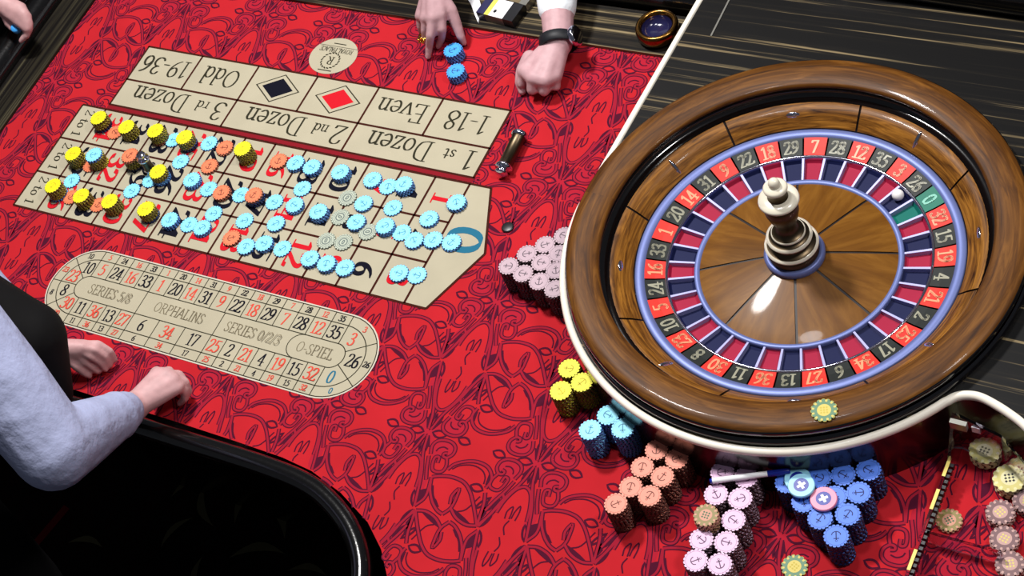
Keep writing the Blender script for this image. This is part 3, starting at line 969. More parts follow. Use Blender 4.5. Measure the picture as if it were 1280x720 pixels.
def value_mesh(color, rad):
    q = MB()
    z = CT + .0004
    q.poly([(rad * .52 * math.cos(2 * PI * i / 24), rad * .52 * math.sin(2 * PI * i / 24)) for i in range(24)], z, 0)
    s = rad * .155
    for i in range(-2, 3):
        for j in range(-2, 3):
            if (i + j) % 2 == 0 and abs(i) + abs(j) < 4:
                q.rect(i * s - s * .42, j * s - s * .42, i * s + s * .42, j * s + s * .42, z + .0006, 1)
    for k in range(12):
        a = 2 * PI * k / 12
        q.poly([(rad * r_ * math.cos(a + d_), rad * r_ * math.sin(a + d_)) for r_, d_ in ((.74, -.10), (.93, -.10), (.93, .10), (.74, .10))], z, 2)
    return mesh('centre_mark', q.v, q.f, ['chipspot_' + color, 'chipmark_' + color, 'chipspot_' + color], q.m)
def plaque_mesh(color):
    q = MB()
    z = CT + .0004
    q.ribbon([(.11 * math.cos(2 * PI * i / 20), .11 * math.sin(2 * PI * i / 20)) for i in range(20)], .03, z, closed=True)
    for r_ in (.165, .215):
        q.ribbon([(r_ * math.cos(2 * PI * i / 8), r_ * math.sin(2 * PI * i / 8)) for i in range(8)], .012, z, closed=True)
    text(q, '0', (0, 0), .12, 0, z, pen=.2, thin=.1)
    return mesh('centre_mark', q.v, q.f, ['chipmark_' + color], q.m)
CM, MK = {}, {}
VAL = {'value_olive': .25, 'value_yellow': .31, 'value_mauve': .27, 'value_green': .26}
for k in CH:
    if k in VAL:
        CM[k] = chip_mesh(k, VAL[k], 16 if k != 'value_yellow' else 14, .09 if k != 'value_yellow' else .03)
        MK[k] = value_mesh(k, VAL[k])
    else:
        CM[k] = chip_mesh(k)
        MK[k] = plaque_mesh(k) if k == 'pale_grey' else anchor_mesh(k)
NICE = {'yellow': 'yellow', 'light_blue': 'light blue', 'azure': 'bright blue', 'salmon': 'orange', 'pink_salmon': 'salmon pink', 'lilac': 'lilac', 'blue': 'royal blue',
        'grey_pink': 'greyish pink', 'pale_grey': 'pale grey patterned', 'value_olive': 'olive and pink', 'value_yellow': 'cream yellow', 'value_mauve': 'mauve', 'value_green': 'green and yellow'}
ONAME = {'yellow': 'yellow_chip', 'light_blue': 'light_blue_chip', 'azure': 'bright_blue_chip', 'salmon': 'orange_chip', 'pink_salmon': 'salmon_chip', 'lilac': 'lilac_chip', 'blue': 'royal_blue_chip',
         'grey_pink': 'greyish_pink_chip', 'pale_grey': 'pale_grey_chip', 'value_olive': 'olive_chip', 'value_yellow': 'cream_yellow_chip', 'value_mauve': 'mauve_chip', 'value_green': 'green_chip'}
NTH = 'top second third fourth fifth sixth seventh eighth ninth tenth eleventh twelfth thirteenth fourteenth fifteenth sixteenth seventeenth eighteenth nineteenth twentieth twenty-first twenty-second twenty-third twenty-fourth twenty-fifth twenty-sixth'.split()
seen_labels = {}
def uniq(lab):
    seen_labels[lab] = seen_labels.get(lab, 0) + 1
    return lab
def stack(x, y, runs, where, z0=.016, bank=False):
    """runs: [(colour, count), ...] from the bottom up; every chip is an object of its own"""
    n_ = sum(c for _, c in runs)
    k = 0
    for ri, (col, cnt) in enumerate(runs):
        for j in range(cnt):
            last = k == n_ - 1
            jx, jy = (0, 0) if n_ == 1 else (random.uniform(-.008, .008), random.uniform(-.008, .008))
            o = obj(ONAME[col], CM[col], None, (x + jx, y + jy, z0 + k * CT), random.uniform(0, 2 * PI))
            nm = NICE[col]
            if last:
                mk = obj(MK[col].name.split('.')[0], MK[col], o)
                if n_ == 1:
                    lab = 'single %s chip %s' % (nm, where)
                elif cnt == 1:
                    lab = '%s chip topping the mixed pile %s' % (nm, where)
                else:
                    lab = 'top %s chip of the stack %s' % (nm, where)
                tag(o, uniq(lab), 'casino chip', 'top chips and single %s chips' % nm)
            else:
                tag(o, '%s %s chip from the top %s' % (NTH[n_ - 1 - k], nm, where), 'casino chip', '%s chips stacked %s' % (nm, where))
            k += 1

ONES = 'zero one two three four five six seven eight nine ten eleven twelve thirteen fourteen fifteen sixteen seventeen eighteen nineteen'.split()
WORDS = ONES + ['twenty'] + ['twenty-' + w_ for w_ in ONES[1:10]] + ['thirty'] + ['thirty-' + w_ for w_ in ONES[1:7]]
def where_on_grid(x, y):
    u, v = -x, -y / A
    def num(c, r):
        return WORDS[3 * c + 1 + r]
    cu, ru = int(math.floor(u)), int(math.floor(v))
    ru = min(max(ru, 0), 2)
    nu, nv = round(u), round(v)
    on_u, on_v = abs(u - nu) < .24, abs(v - nv) < .22 and 0 < nv < 3
    edge_top, edge_bot = v < .16, v > 2.84
    if u < -.24:
        return 'on the zero'
    if on_u and nu == 0:
        return 'on the line between zero and %s' % num(0, ru) if not on_v else 'on the corner of zero, %s and %s' % (num(0, nv - 1), num(0, nv))
    if on_u and nu >= 12:
        return 'between number %s and its column box' % num(11, ru)
    if u > 12:
        return 'on the column box next to %s' % num(11, ru)
    if on_u and on_v:
        return 'where the corners of %s and %s meet' % (num(nu - 1, nv - 1), num(nu, nv))
    if on_u:
        return 'on the line between %s and %s' % (num(nu - 1, ru), num(nu, ru))
    if on_v:
        return 'on the line between %s and %s' % (num(cu, nv - 1), num(cu, nv))
    return 'on number %s' % num(cu, ru)

Y_, L_, S_, B_ = 'yellow', 'light_blue', 'salmon', 'blue'
GRID = [
 (-11.659, -0.573, [(B_, 3), (Y_, 7)]),
 (-10.591, -0.657, [(Y_, 9)]),
 (-11.153, -0.704, [(S_, 1)]),
 (-9.556, -0.610, [(S_, 2), (Y_, 8)]),
 (-11.677, -1.893, [(Y_, 10)]),
 (-10.952, -1.797, [(Y_, 9), (L_, 2)]),
 (-11.220, -1.903, [(S_, 1)]),
 (-9.801, -1.575, [(B_, 2), (Y_, 7), (S_, 2)]),
 (-8.690, -1.835, [(L_, 4), (Y_, 5)]),
 (-9.033, -1.952, [(L_, 1)]),
 (-11.589, -3.033, [(L_, 2), (Y_, 9)]),
 (-11.496, -2.523, [(L_, 1)]),
 (-10.558, -3.089, [(Y_, 9)]),
 (-11.153, -3.021, [(S_, 1)]),
 (-9.526, -3.063, [(Y_, 10)]),
 (-10.143, -3.054, [(S_, 1)]),
 (-9.398, -2.403, [(L_, 1)]),
 (-8.317, -3.009, [(B_, 2), (Y_, 7)]),
 (-9.137, -0.552, [(L_, 1)]),
 (-8.533, -0.621, [(B_, 3), (Y_, 7)]),
 (-7.981, -0.433, [(L_, 1)]),
 (-7.389, -0.491, [(S_, 2)]),
 (-7.490, -1.146, [(S_, 2)]),
 (-8.488, -1.180, [(L_, 1)]),
 (-7.687, -1.727, [(L_, 4)]),
 (-7.117, -1.819, [(L_, 1)]),
 (-6.606, -1.874, [(S_, 3)]),
 (-6.062, -1.775, [(L_, 1)]),
 (-5.532, -1.809, [(B_, 4), (S_, 2)]),
 (-6.517, -2.505, [(L_, 1)]),
 (-7.575, -3.053, [(L_, 4)]),
 (-7.028, -2.993, [(L_, 1)]),
 (-6.529, -3.038, [(L_, 3)]),
 (-5.500, -2.497, [(L_, 1)]),
 (-5.543, -3.091, [(S_, 2)]),
 (-4.989, -3.234, [(L_, 2)]),
 (-4.507, -3.056, [(L_, 3)]),
 (-6.523, -0.629, [(Y_, 11)]),
 (-5.550, -0.549, [(S_, 2)]),
 (-5.001, -0.523, [(L_, 3)]),
 (-4.435, -0.565, [(L_, 4)]),
 (-4.421, -1.191, [(L_, 1)]),
 (-4.980, -1.762, [(L_, 1)]),
 (-4.302, -1.766, [(L_, 3)]),
 (-3.465, -1.850, [(L_, 5)]),
 (-4.545, -2.389, [(L_, 2)]),
 (-3.970, -3.031, [(L_, 1)]),
 (-3.523, -0.560, [(L_, 5)]),
 (-2.606, -0.522, [(L_, 2)]),
 (-2.095, -0.596, [(L_, 1)]),
 (-1.609, -0.535, [(L_, 5)]),
 (-2.472, -1.252, [(L_, 2)]),
 (-1.640, -1.173, [(L_, 1)]),
 (-2.345, -1.846, [(L_, 3)]),
 (-1.492, -1.799, [(L_, 4)]),
 (-1.038, -1.812, [(L_, 1)]),
 (-0.578, -1.966, [(L_, 2)]),
 (-0.510, -1.278, [(L_, 2)]),
 (-0.019, -0.680, [(L_, 3)]),
 (-0.104, -1.838, [(L_, 2)]),
 (0.396, -1.790, [(L_, 2)]),
 (-3.013, -3.155, [(L_, 3)]),
 (-2.487, -3.181, [(L_, 3)]),
 (-1.969, -3.150, [(L_, 2)]),
 (-0.506, -2.951, [(L_, 2)]),
 (-0.036, -2.870, [(L_, 1)]),
 (-3.023, -1.172, [('pale_grey', 1)]),
 (-2.911, -1.766, [('pale_grey', 1)]),
 (-1.941, -2.005, [('pale_grey', 1)]),
 (-2.913, -2.518, [('pale_grey', 1)]),
 (-2.428, -2.450, [('pale_grey', 1)]),
]
used_where = {}
for x, y, runs in GRID:
    wh = where_on_grid(x, y)
    key = (wh, runs[-1][0])
    if key in used_where:
        wh = wh + ' nearer the ' + ('wheel' if x > used_where[key] else 'far left')
    used_where[key] = x
    stack(x, y, runs, wh)

BANK = [
 (2.515, -2.436, 0.009, [('grey_pink', 18)], 'at the left corner of the greyish pink bank'),
 (2.781, -2.020, 0.009, [('grey_pink', 18)], 'second along the outer greyish row'),
 (3.104, -1.676, 0.009, [('grey_pink', 18)], 'third along the outer greyish row'),
 (3.441, -1.320, 0.009, [('grey_pink', 18)], 'at the far end of the greyish pink bank'),
 (2.950, -2.550, 0.009, [('grey_pink', 18)], 'second row corner of the greyish pink bank'),
 (3.244, -2.153, 0.009, [('grey_pink', 18)], 'in the middle of the greyish pink bank'),
 (3.526, -1.821, 0.009, [('grey_pink', 18)], 'against the ivory edge behind the greyish pinks'),
 (3.417, -2.653, 0.009, [('grey_pink', 18)], 'in front of the greyish pink bank'),
 (3.675, -2.277, 0.009, [('grey_pink', 18)], 'beside the ivory edge amid greyish pinks'),
 (3.857, -2.758, 0.009, [('grey_pink', 18)], 'nearest the viewer in the greyish pink bank'),
 (5.136, -5.174, 0.009, [('yellow', 18)], 'nearest the viewer in the yellow bank'),
 (5.497, -4.855, 0.009, [('yellow', 18)], 'closest to the ivory edge in the yellow bank'),
 (5.078, -4.599, 0.009, [('yellow', 18)], 'at the back of the yellow bank'),
 (6.198, -5.916, 0.009, [('light_blue', 20)], 'at the left of the light blue bank'),
 (6.426, -5.471, 0.009, [('light_blue', 20)], 'in the middle of the light blue bank'),
 (6.858, -5.687, 0.009, [('light_blue', 20)], 'at the right front of the light blue bank'),
 (6.574, -5.121, 0.009, [('light_blue', 20)], 'tucked under the ivory edge by the light blues'),
 (6.989, -5.346, 0.009, [('light_blue', 20)], 'behind the right of the light blue bank'),
 (7.740, -5.929, 0.009, [('pink_salmon', 19)], 'at the back of the salmon bank'),
 (8.225, -6.013, 0.009, [('pink_salmon', 19)], 'at the right corner of the salmon bank'),
 (7.616, -6.404, 0.009, [('pink_salmon', 19)], 'second in the left salmon row'),
 (8.101, -6.487, 0.009, [('pink_salmon', 19)], 'second in the right salmon row'),
 (7.553, -6.890, 0.009, [('pink_salmon', 19)], 'third in the left salmon row'),
 (8.018, -6.968, 0.009, [('pink_salmon', 19)], 'third in the right salmon row'),
 (7.418, -7.350, 0.009, [('pink_salmon', 19)], 'nearest the viewer in the salmon bank'),
 (9.248, -6.041, 0.009, [('lilac', 20)], 'under the white end of the pen'),
 (9.740, -6.002, 0.009, [('lilac', 20)], 'under the middle of the pen'),
 (9.312, -6.552, 0.009, [('lilac', 20)], 'left of the second lilac row'),
 (9.802, -6.491, 0.009, [('lilac', 20)], 'right of the second lilac row'),
 (9.849, -6.969, 0.009, [('lilac', 20)], 'right of the olive topped lilac stack'),
 (9.900, -7.475, 0.009, [('lilac', 20)], 'right in the fourth lilac row'),
 (9.409, -7.562, 0.009, [('lilac', 20)], 'below the olive topped lilac stack'),
 (9.466, -8.018, 0.009, [('lilac', 20)], 'at the lower left of the lilac bank'),
 (9.952, -7.947, 0.009, [('lilac', 20)], 'at the lower right of the lilac bank'),
 (9.367, -7.134, 0.009, [('lilac', 16), ('value_olive', 9)], 'with an olive top in the lilac bank'),
 (11.969, -5.144, 0.009, [('blue', 20)], 'at the right corner of the royal blue bank'),
 (11.533, -5.390, 0.009, [('blue', 20)], 'second along the back of the royal blue bank'),
 (11.112, -5.586, 0.009, [('blue', 20)], 'behind the pink button in the royal blue bank'),
 (11.957, -5.683, 0.009, [('blue', 20)], 'at the right of the second royal blue row'),
 (11.535, -5.889, 0.009, [('blue', 20)], 'right beside the pink button'),
 (10.559, -5.870, 0.009, [('blue', 20)], 'at the left corner of the royal blue bank'),
 (11.913, -6.188, 0.009, [('blue', 20)], 'at the right of the third royal blue row'),
 (11.434, -6.423, 0.009, [('blue', 20)], 'in front of the pink button'),
 (11.017, -6.172, 0.009, [('blue', 20)], 'in front of the cyan buttons'),
 (11.856, -6.683, 0.009, [('blue', 20)], 'nearest the viewer in the royal blue bank'),
 (-2.304, 3.758, 0.009, [('azure', 8)], 'between the thumb and fingers of the pointing hand'),
 (-1.928, 3.136, 0.009, [('azure', 7)], 'nearer the layout below the pointing hand'),
 (11.067, -7.222, 0.009, [('value_green', 1)], 'on the felt between lilac and royal blue banks'),
 (11.114, -4.739, 1.957, [('value_green', 1)], 'lying on the wooden rim of the wheel'),
 (13.769, -3.792, 0.009, [('value_yellow', 6)], 'by the back panel of the acrylic box'),
 (14.377, -4.275, 0.009, [('value_yellow', 7)], 'beside the mauve chips in the acrylic box'),
 (14.402, -4.998, 0.009, [('value_mauve', 5)], 'farthest back among the mauve chips'),
 (14.629, -5.510, 0.009, [('value_mauve', 5)], 'in the middle of the mauve chips'),
 (14.869, -5.972, 0.009, [('value_mauve', 5)], 'nearest the viewer among the mauve chips'),
 (14.797, -4.603, 0.009, [('value_mauve', 5)], 'cut by the right edge of the photo'),
 (13.531, -5.389, 0.009, [('value_olive', 2)], 'behind the yellow strips of the acrylic box'),
]
for x, y, z0, runs, wh in BANK:
    stack(x, y, runs, wh, z0)

# ------------------------------------------------------------------ small things
# anchored in cells: dolly lying beside the layout
def dolly(parent, L):
    q = MB(); q.lathe([(.001, 0), (.15, 0), (.17, .03), (.17, .10), (.15, .13)], 24); q.obj('end_collar', ['chrome'], parent, smooth=True)
    q = MB(); q.lathe([(.15, .13), (.135, .16), (.135, L - .30), (.15, L - .27)], 24); q.obj('body', ['pewter'], parent, smooth=True)
    q = MB(); q.lathe([(.15, L - .27), (.17, L - .24), (.17, L - .18), (.10, L - .15), (.08, L - .12), (.13, L - .07), (.13, L - .03), (.08, L), (.001, L)], 24); q.obj('grip_knob', ['chrome'], parent, smooth=True)
a_, b_ = Vector((0.739, 1.598, 0.230)), Vector((0.791, 0.301, 0.230))
d = thing('win_marker', 'chrome and bronze win marker lying on the felt beside 1st Dozen', 'win marker', tuple(a_))
d.rotation_euler = (b_ - a_).to_track_quat('Z', 'Y').to_euler()
dolly(d, (b_ - a_).length)
for ch in d.children:
    ch.scale = (1.3, 1.3, 1)
p = (-9.243, -1.630, 0.014)
d = thing('win_marker', 'dark chrome win marker standing between the yellow stacks', 'win marker', p)
dolly(d, .72)
q = MB()
q.lathe([(.001, 0), (.15, 0), (.155, .02), (.15, .04), (.12, .05), (.001, .05)], 28)
tag(q.obj('felt_button', ['blackplastic'], None, (1.562, -1.008, .006), 0, smooth=True), 'small round black button on the felt beyond the zero', 'button')

# ashtray on the rail
ash = thing('ashtray', 'round dark brass ashtray with blue inside on the wood rail', 'ashtray', (2.86, 5.42, .10))
q = MB()
q.lathe([(.001, 0), (.46, 0), (.54, .10), (.55, .30), (.52, .38), (.46, .40), (.41, .37), (.38, .28)], 48)
q.obj('brass_bowl', ['brass'], ash, smooth=True)
q = MB()
q.lathe([(.385, .30), (.34, .14), (.2, .10), (.001, .09)], 48)
q.obj('glass_liner', ['bowlblue'], ash, smooth=True)

# cigarette packs
def pack(name, label, loc, rot, sx, sy, sz, body):
    t = thing(name, label, 'cigarette pack', loc, rot)
    q = MB(); q.box(-sx, -sy, 0, sx, sy, sz); q.obj('box', [body], t)
    return t
t = pack('cigarette_pack', 'cigarette pack with yellow and white label lying on the wood rail', (-1.62, 5.30, .102), -.12, .58, .30, .27, 'packgrey')
q = MB(); q.rect(-.34, -.30, -.20, .30, .272); q.obj('label_stripe', ['packyellow'], t)
q = MB(); q.rect(-.20, -.30, .26, .30, .272); q.obj('label_panel', ['white'], t)
q = MB(); q.poly([(-.08 + .05 * math.cos(i * PI / 4), -.12 + .06 * math.sin(i * PI / 4)) for i in range(8)], .274); q.obj('label_emblem', ['blackplastic'], t)
q = MB(); q.box(.26, -.305, -.001, .582, .305, .274); q.obj('lid', ['blackplastic'], t)
q = MB(); q.box(-.585, -.305, -.001, -.34, .305, .274); q.obj('foil_end', ['packnavy'], t)
t = pack('cigarette_pack', 'tan cigarette pack lying behind the yellow labelled pack', (-1.60, 5.86, .102), -.16, .66, .20, .24, 'packtan')
q = MB(); q.box(.44, -.205, .0, .665, .205, .245); q.obj('lid', ['packgrey'], t)
q = MB()
base = [(-3.077, 5.830,), (-2.683, 5.895,), (-2.401, 5.530,), (-2.264, 5.204,), (-2.164, 4.904,), (-2.374, 5.127,), (-2.677, 5.484,)]
q.prism(base, .103, .155)
tag(q.obj('paper_slip', ['white']), 'folded white paper slip beside the cigarette packs', 'paper')

# marker pen across the lilac stacks
pa, pb = Vector((9.123, -6.352, 0.900)), Vector((10.564, -5.660, 0.900))
pen = thing('marker_pen', 'white marker pen with blue cap lying across the lilac stacks', 'pen', tuple(pa))
pen.rotation_euler = (pb - pa).to_track_quat('Z', 'Y').to_euler()
L = (pb - pa).length
q = MB(); q.lathe([(.001, 0), (.05, .0), (.055, .05)], 20); q.obj('end_plug', ['penblue'], pen, smooth=True)
q = MB(); q.lathe([(.055, .05), (.06, .06), (.06, L * .72)], 20); q.obj('barrel', ['white'], pen, smooth=True)
q = MB(); q.lathe([(.06, L * .72), (.068, L * .725), (.068, L * .98), (.05, L), (.001, L)], 20); q.obj('cap', ['penblue'], pen, smooth=True)
q = MB(); q.box(-.015, .06, L * .75, .015, .085, L * .97); q.obj('clip', ['penblue'], pen)

# round marker buttons on the royal blue stacks
M['btn_cyan'] = mat('button_pale_cyan', (150, 214, 240), 0.35, coat=0.3)
M['btn_pink'] = mat('button_pink', (232, 138, 168), 0.35, coat=0.3)
def button(loc, m, label, rot):
    t = thing('marker_button', label, 'button', loc, rot)
    q = MB(); q.lathe([(.001, 0), (.25, 0), (.265, .02), (.265, .06), (.25, .08), (.001, .08)], 36); q.obj('disc', [m], t, smooth=False)
    q = MB(); q.poly([(.15 * math.cos(i * PI / 14), .15 * math.sin(i * PI / 14)) for i in range(28)], .0808); q.obj('centre', ['penblue'], t)
    q = MB(); q.line((-.09, 0), (.09, 0), .055, .0815); q.line((0, -.09), (0, .09), .055, .0821); q.obj('cross', ['white'], t)
ZB = .016 + 20 * CT
button((10.753, -5.777, ZB + .002), 'btn_cyan', 'pale cyan button under another cyan one on the royal blue stacks', .4)
button((10.901, -5.932, ZB + .086), 'btn_cyan', 'pale cyan button with white cross on top of the royal blue stacks', .9)
button((11.382, -6.042, ZB + .002), 'btn_pink', 'pink button with white cross on the royal blue stacks', .75)

# clear acrylic chip box at the lower right
bx = thing('acrylic_chip_box', 'clear acrylic chip box with yellow strips at the lower right', 'chip box', (13.22, -3.75, 0.006))
q = MB()
prof = [(0, 0), (0, 1.30), (-.06, 1.30), (-.62, .46), (-4.6, .46), (-4.6, 0)]
q.add([(0, y, z) for y, z in prof] + [(.065, y, z) for y, z in prof], [tuple(range(6)), tuple(reversed(range(6, 12)))] + [(i, i + 6, (i + 1) % 6 + 6, (i + 1) % 6) for i in range(6)])
q.obj('side_panel', ['acrylic'], bx)
q = MB(); q.add([(.06, -.02, 0), (1.0, -.26, 0), (2.1, -1.1, 0), (2.1, -1.04, 0), (1.0, -.20, 0), (.06, .04, 0)] + [(.06, -.02, 1.28), (1.0, -.26, 1.28), (2.1, -1.1, 1.28), (2.1, -1.04, 1.28), (1.0, -.20, 1.28), (.06, .04, 1.28)],
        [(0, 1, 7, 6), (1, 2, 8, 7), (3, 4, 10, 9), (4, 5, 11, 10), (6, 7, 10, 11), (7, 8, 9, 10), (0, 6, 11, 5), (2, 3, 9, 8), (0, 5, 4, 1), (1, 4, 3, 2)])
q.obj('back_panel', ['acrylic'], bx)
q = MB(); q.box(.02, -.24, 1.12, .34, -.14, 1.34); q.obj('hinge', ['packgrey'], bx)
q = MB(); q.box(.40, -.14, 1.0, .56, -.11, 1.18); q.obj('label_tag', ['white'], bx)
for y0, y1 in ((-.52, -.95), (-1.25, -1.70), (-2.60, -3.05)):
    q = MB(); q.box(.0, y1, .462, .065, y0, .475); q.obj('yellow_strip', ['yellowstrip'], bx)
for k in range(24):
    y = -.66 - k * .125
    q = MB(); q.box(.07, y - .035, .30, .14, y + .035, .44); q.obj('black_tooth', ['blackplastic'], bx)
q = MB(); q.box(.10, -2.2, .0, 1.5, -2.14, .44); q.obj('divider', ['acrylic'], bx)

# ------------------------------------------------------------------ people
def capsule(mb_, p0, r0, p1, r1, n_=14):
    p0, p1 = Vector(p0), Vector(p1)
    d_ = p1 - p0
    if d_.length < 1e-6:
        d_ = Vector((0, 0, .001))
    z = d_.normalized()
    x = z.orthogonal().normalized()
    y = z.cross(x)
    rings = []
    for k in range(1, 5):
        a = -PI / 2 + PI / 2 * k / 4
        rings.append((p0 + z * (r0 * math.sin(a)), r0 * math.cos(a)))
    for k in range(0, 4):
        a = PI / 2 * k / 4
        rings.append((p1 + z * (r1 * math.sin(a)), r1 * math.cos(a)))
    v_ = [tuple(p0 - z * r0)]
    for c, r in rings:
        for k in range(n_):
            t = 2 * PI * k / n_
            v_.append(tuple(c + (x * math.cos(t) + y * math.sin(t)) * r))
    v_.append(tuple(p1 + z * r1))
    f_ = [(0, 1 + (k + 1) % n_, 1 + k) for k in range(n_)]
    for i in range(len(rings) - 1):
        for k in range(n_):
            f_.append((1 + i * n_ + k, 1 + i * n_ + (k + 1) % n_, 1 + (i + 1) * n_ + (k + 1) % n_, 1 + (i + 1) * n_ + k))
    b = 1 + (len(rings) - 1) * n_
    f_ += [(b + k, b + (k + 1) % n_, len(v_) - 1) for k in range(n_)]
    mb_.add(v_, f_)
def chain(mb_, pts, rs):
    for i in range(len(pts) - 1):
        capsule(mb_, pts[i], rs[i], pts[i + 1], rs[i + 1])
def remesh(o, vox, it=6):
    m = o.modifiers.new('remesh', 'REMESH')
    m.mode = 'VOXEL'
    m.voxel_size = vox
    m.use_smooth_shade = True
    s = o.modifiers.new('smooth', 'SMOOTH')
    s.factor = .5
    s.iterations = it
    return o
def head(mb_, c, f_dir, s=1.0):
    c = Vector(c); f_dir = Vector(f_dir).normalized()
    up = Vector((0, 0, 1)); r_ = f_dir.cross(up).normalized(); u_ = r_.cross(f_dir)
    capsule(mb_, c + u_ * .35 * s - f_dir * .2 * s, 1.02 * s, c + u_ * .3 * s + f_dir * .25 * s, .98 * s)
    capsule(mb_, c + f_dir * .15 * s, .92 * s, c - u_ * .85 * s + f_dir * .55 * s, .52 * s)
    capsule(mb_, c + f_dir * 1.15 * s + u_ * .12 * s, .12 * s, c + f_dir * 1.42 * s - u_ * .25 * s, .19 * s)
    for sg in (-1, 1):
        capsule(mb_, c + r_ * sg * 1.0 * s + u_ * .2 * s, .17 * s, c + r_ * sg * 1.04 * s - u_ * .2 * s, .12 * s)
        capsule(mb_, c + f_dir * 1.08 * s + r_ * sg * .22 * s + u_ * .38 * s, .14 * s, c + f_dir * 1.0 * s + r_ * sg * .6 * s + u_ * .36 * s, .12 * s)
    capsule(mb_, c + f_dir * 1.02 * s - r_ * .24 * s - u_ * .58 * s, .12 * s, c + f_dir * 1.02 * s + r_ * .24 * s - u_ * .58 * s, .12 * s)
def face_parts(person, c, f_dir, s=1.0):
    c = Vector(c); f_dir = Vector(f_dir).normalized()
    up = Vector((0, 0, 1)); r_ = f_dir.cross(up).normalized(); u_ = r_.cross(f_dir)
    q = MB()
    capsule(q, c + u_ * .62 * s - f_dir * .35 * s, 1.02 * s, c + u_ * .75 * s + f_dir * .18 * s, .82 * s)
    capsule(q, c - f_dir * .55 * s + u_ * .1 * s, .86 * s, c + u_ * .5 * s - f_dir * .3 * s, 1.0 * s)
    remesh(q.obj('hair', ['hair'], person, smooth=True), .010, 3)
    for sg in (-1, 1):
        q = MB()
        capsule(q, c + f_dir * 1.08 * s + r_ * sg * .38 * s + u_ * .16 * s, .12 * s, c + f_dir * 1.09 * s + r_ * sg * .40 * s + u_ * .16 * s, .12 * s)
        q.obj('eye', ['blackplastic'], person, smooth=True)
R = 1 / 0.075     # metres to cells
def finger(mb_, pts, r0, r1):
    rs = [r0 + (r1 - r0) * i / (len(pts) - 1) for i in range(len(pts))]
    chain(mb_, pts, rs)

# --- the player across the table: right hand pointing beside the chips, left hand a fist with a watch
def V3(*a):
    return Vector(a)
player = thing('person', 'player in white shirt pointing at the felt, other hand a fist with a watch', 'person', (-1.4, 10.6, FZ))
PO = Vector((-1.4, 10.6, FZ))
body = MB()
rw, re_, rs_ = V3(-3.016, 4.907, 1.550), V3(-4.3, 8.6, 1.6), V3(-3.9, 10.6, 5.6)
lw, le_, ls_ = V3(0.785, 4.136, 0.780), V3(-0.713, 7.665, 1.700), V3(1.1, 10.6, 5.6)
# right hand
kn = [V3(-2.642, 4.244, 1.100), V3(-2.799, 4.085, 1.120), V3(-3.082, 4.129, 1.020), V3(-3.380, 4.264, 0.880)]   # index, middle, ring, little knuckles
capsule(body, re_, .62, rw, .36)
for k_, r_ in zip(kn, (.15, .15, .14, .13)):
    capsule(body, rw.lerp(k_, .12), .26, k_, r_ + .02)
capsule(body, rw.lerp(kn[0], .35), .24, rw.lerp(kn[3], .6), .2)
capsule(body, kn[0], .16, kn[1], .17); capsule(body, kn[1], .17, kn[2], .15); capsule(body, kn[2], .15, kn[3], .13)
finger(body, [kn[1], V3(-2.833, 3.765, 0.780), V3(-2.986, 3.701, 0.380), V3(-3.059, 3.568, 0.100)], .145, .085)          # straight finger pressed on the felt
finger(body, [kn[0], V3(-2.571, 4.002, 0.820), V3(-2.753, 4.010, 0.400), V3(-2.923, 3.946, 0.120)], .14, .085)             # behind the chips
finger(body, [kn[2], V3(-3.134, 3.966, 0.720), V3(-3.213, 3.906, 0.360), V3(-3.225, 3.948, 0.120)], .13, .085)
finger(body, [kn[3], V3(-3.435, 4.166, 0.600), V3(-3.474, 4.144, 0.300), V3(-3.464, 4.165, 0.120)], .115, .075)
finger(body, [rw.lerp(kn[0], .25), V3(-2.528, 4.527, 1.000), V3(-2.370, 4.334, 0.620), V3(-2.266, 4.190, 0.360), V3(-2.219, 4.151, 0.160)], .21, .085)  # thumb
# left fist
capsule(body, le_, .62, lw, .37)
lk = [V3(0.169, 3.244, 0.620), V3(0.554, 3.041, 0.660), V3(0.854, 3.053, 0.620), V3(1.002, 3.302, 0.520)]   # index .. little knuckles
for k_ in lk:
    capsule(body, lw.lerp(k_, .10), .30, k_, .19)
capsule(body, lk[0], .19, lk[1], .2); capsule(body, lk[1], .2, lk[2], .2); capsule(body, lk[2], .2, lk[3], .18)
ctr = V3(0.626, 3.492, 0.620)
capsule(body, ctr, .33, lw.lerp(ctr, .4), .32)
for k_, m_, t_, r_ in ((lk[0], (0.105, 3.044, 0.340), (0.046, 3.179, 0.140), .13), (lk[1], (0.486, 2.887, 0.360), (0.465, 3.126, 0.140), .14), (lk[2], (0.810, 2.914, 0.340), (0.739, 3.180, 0.140), .135), (lk[3], (1.016, 3.166, 0.280), (0.846, 3.379, 0.120), .12)):
    finger(body, [k_, V3(*m_), V3(*t_)], r_ + .03, r_ - .02)
finger(body, [V3(0.080, 3.723, 0.550), V3(-0.023, 3.400, 0.400), V3(-0.017, 3.134, 0.240), V3(0.103, 2.956, 0.130)], .2, .11)   # thumb down the side
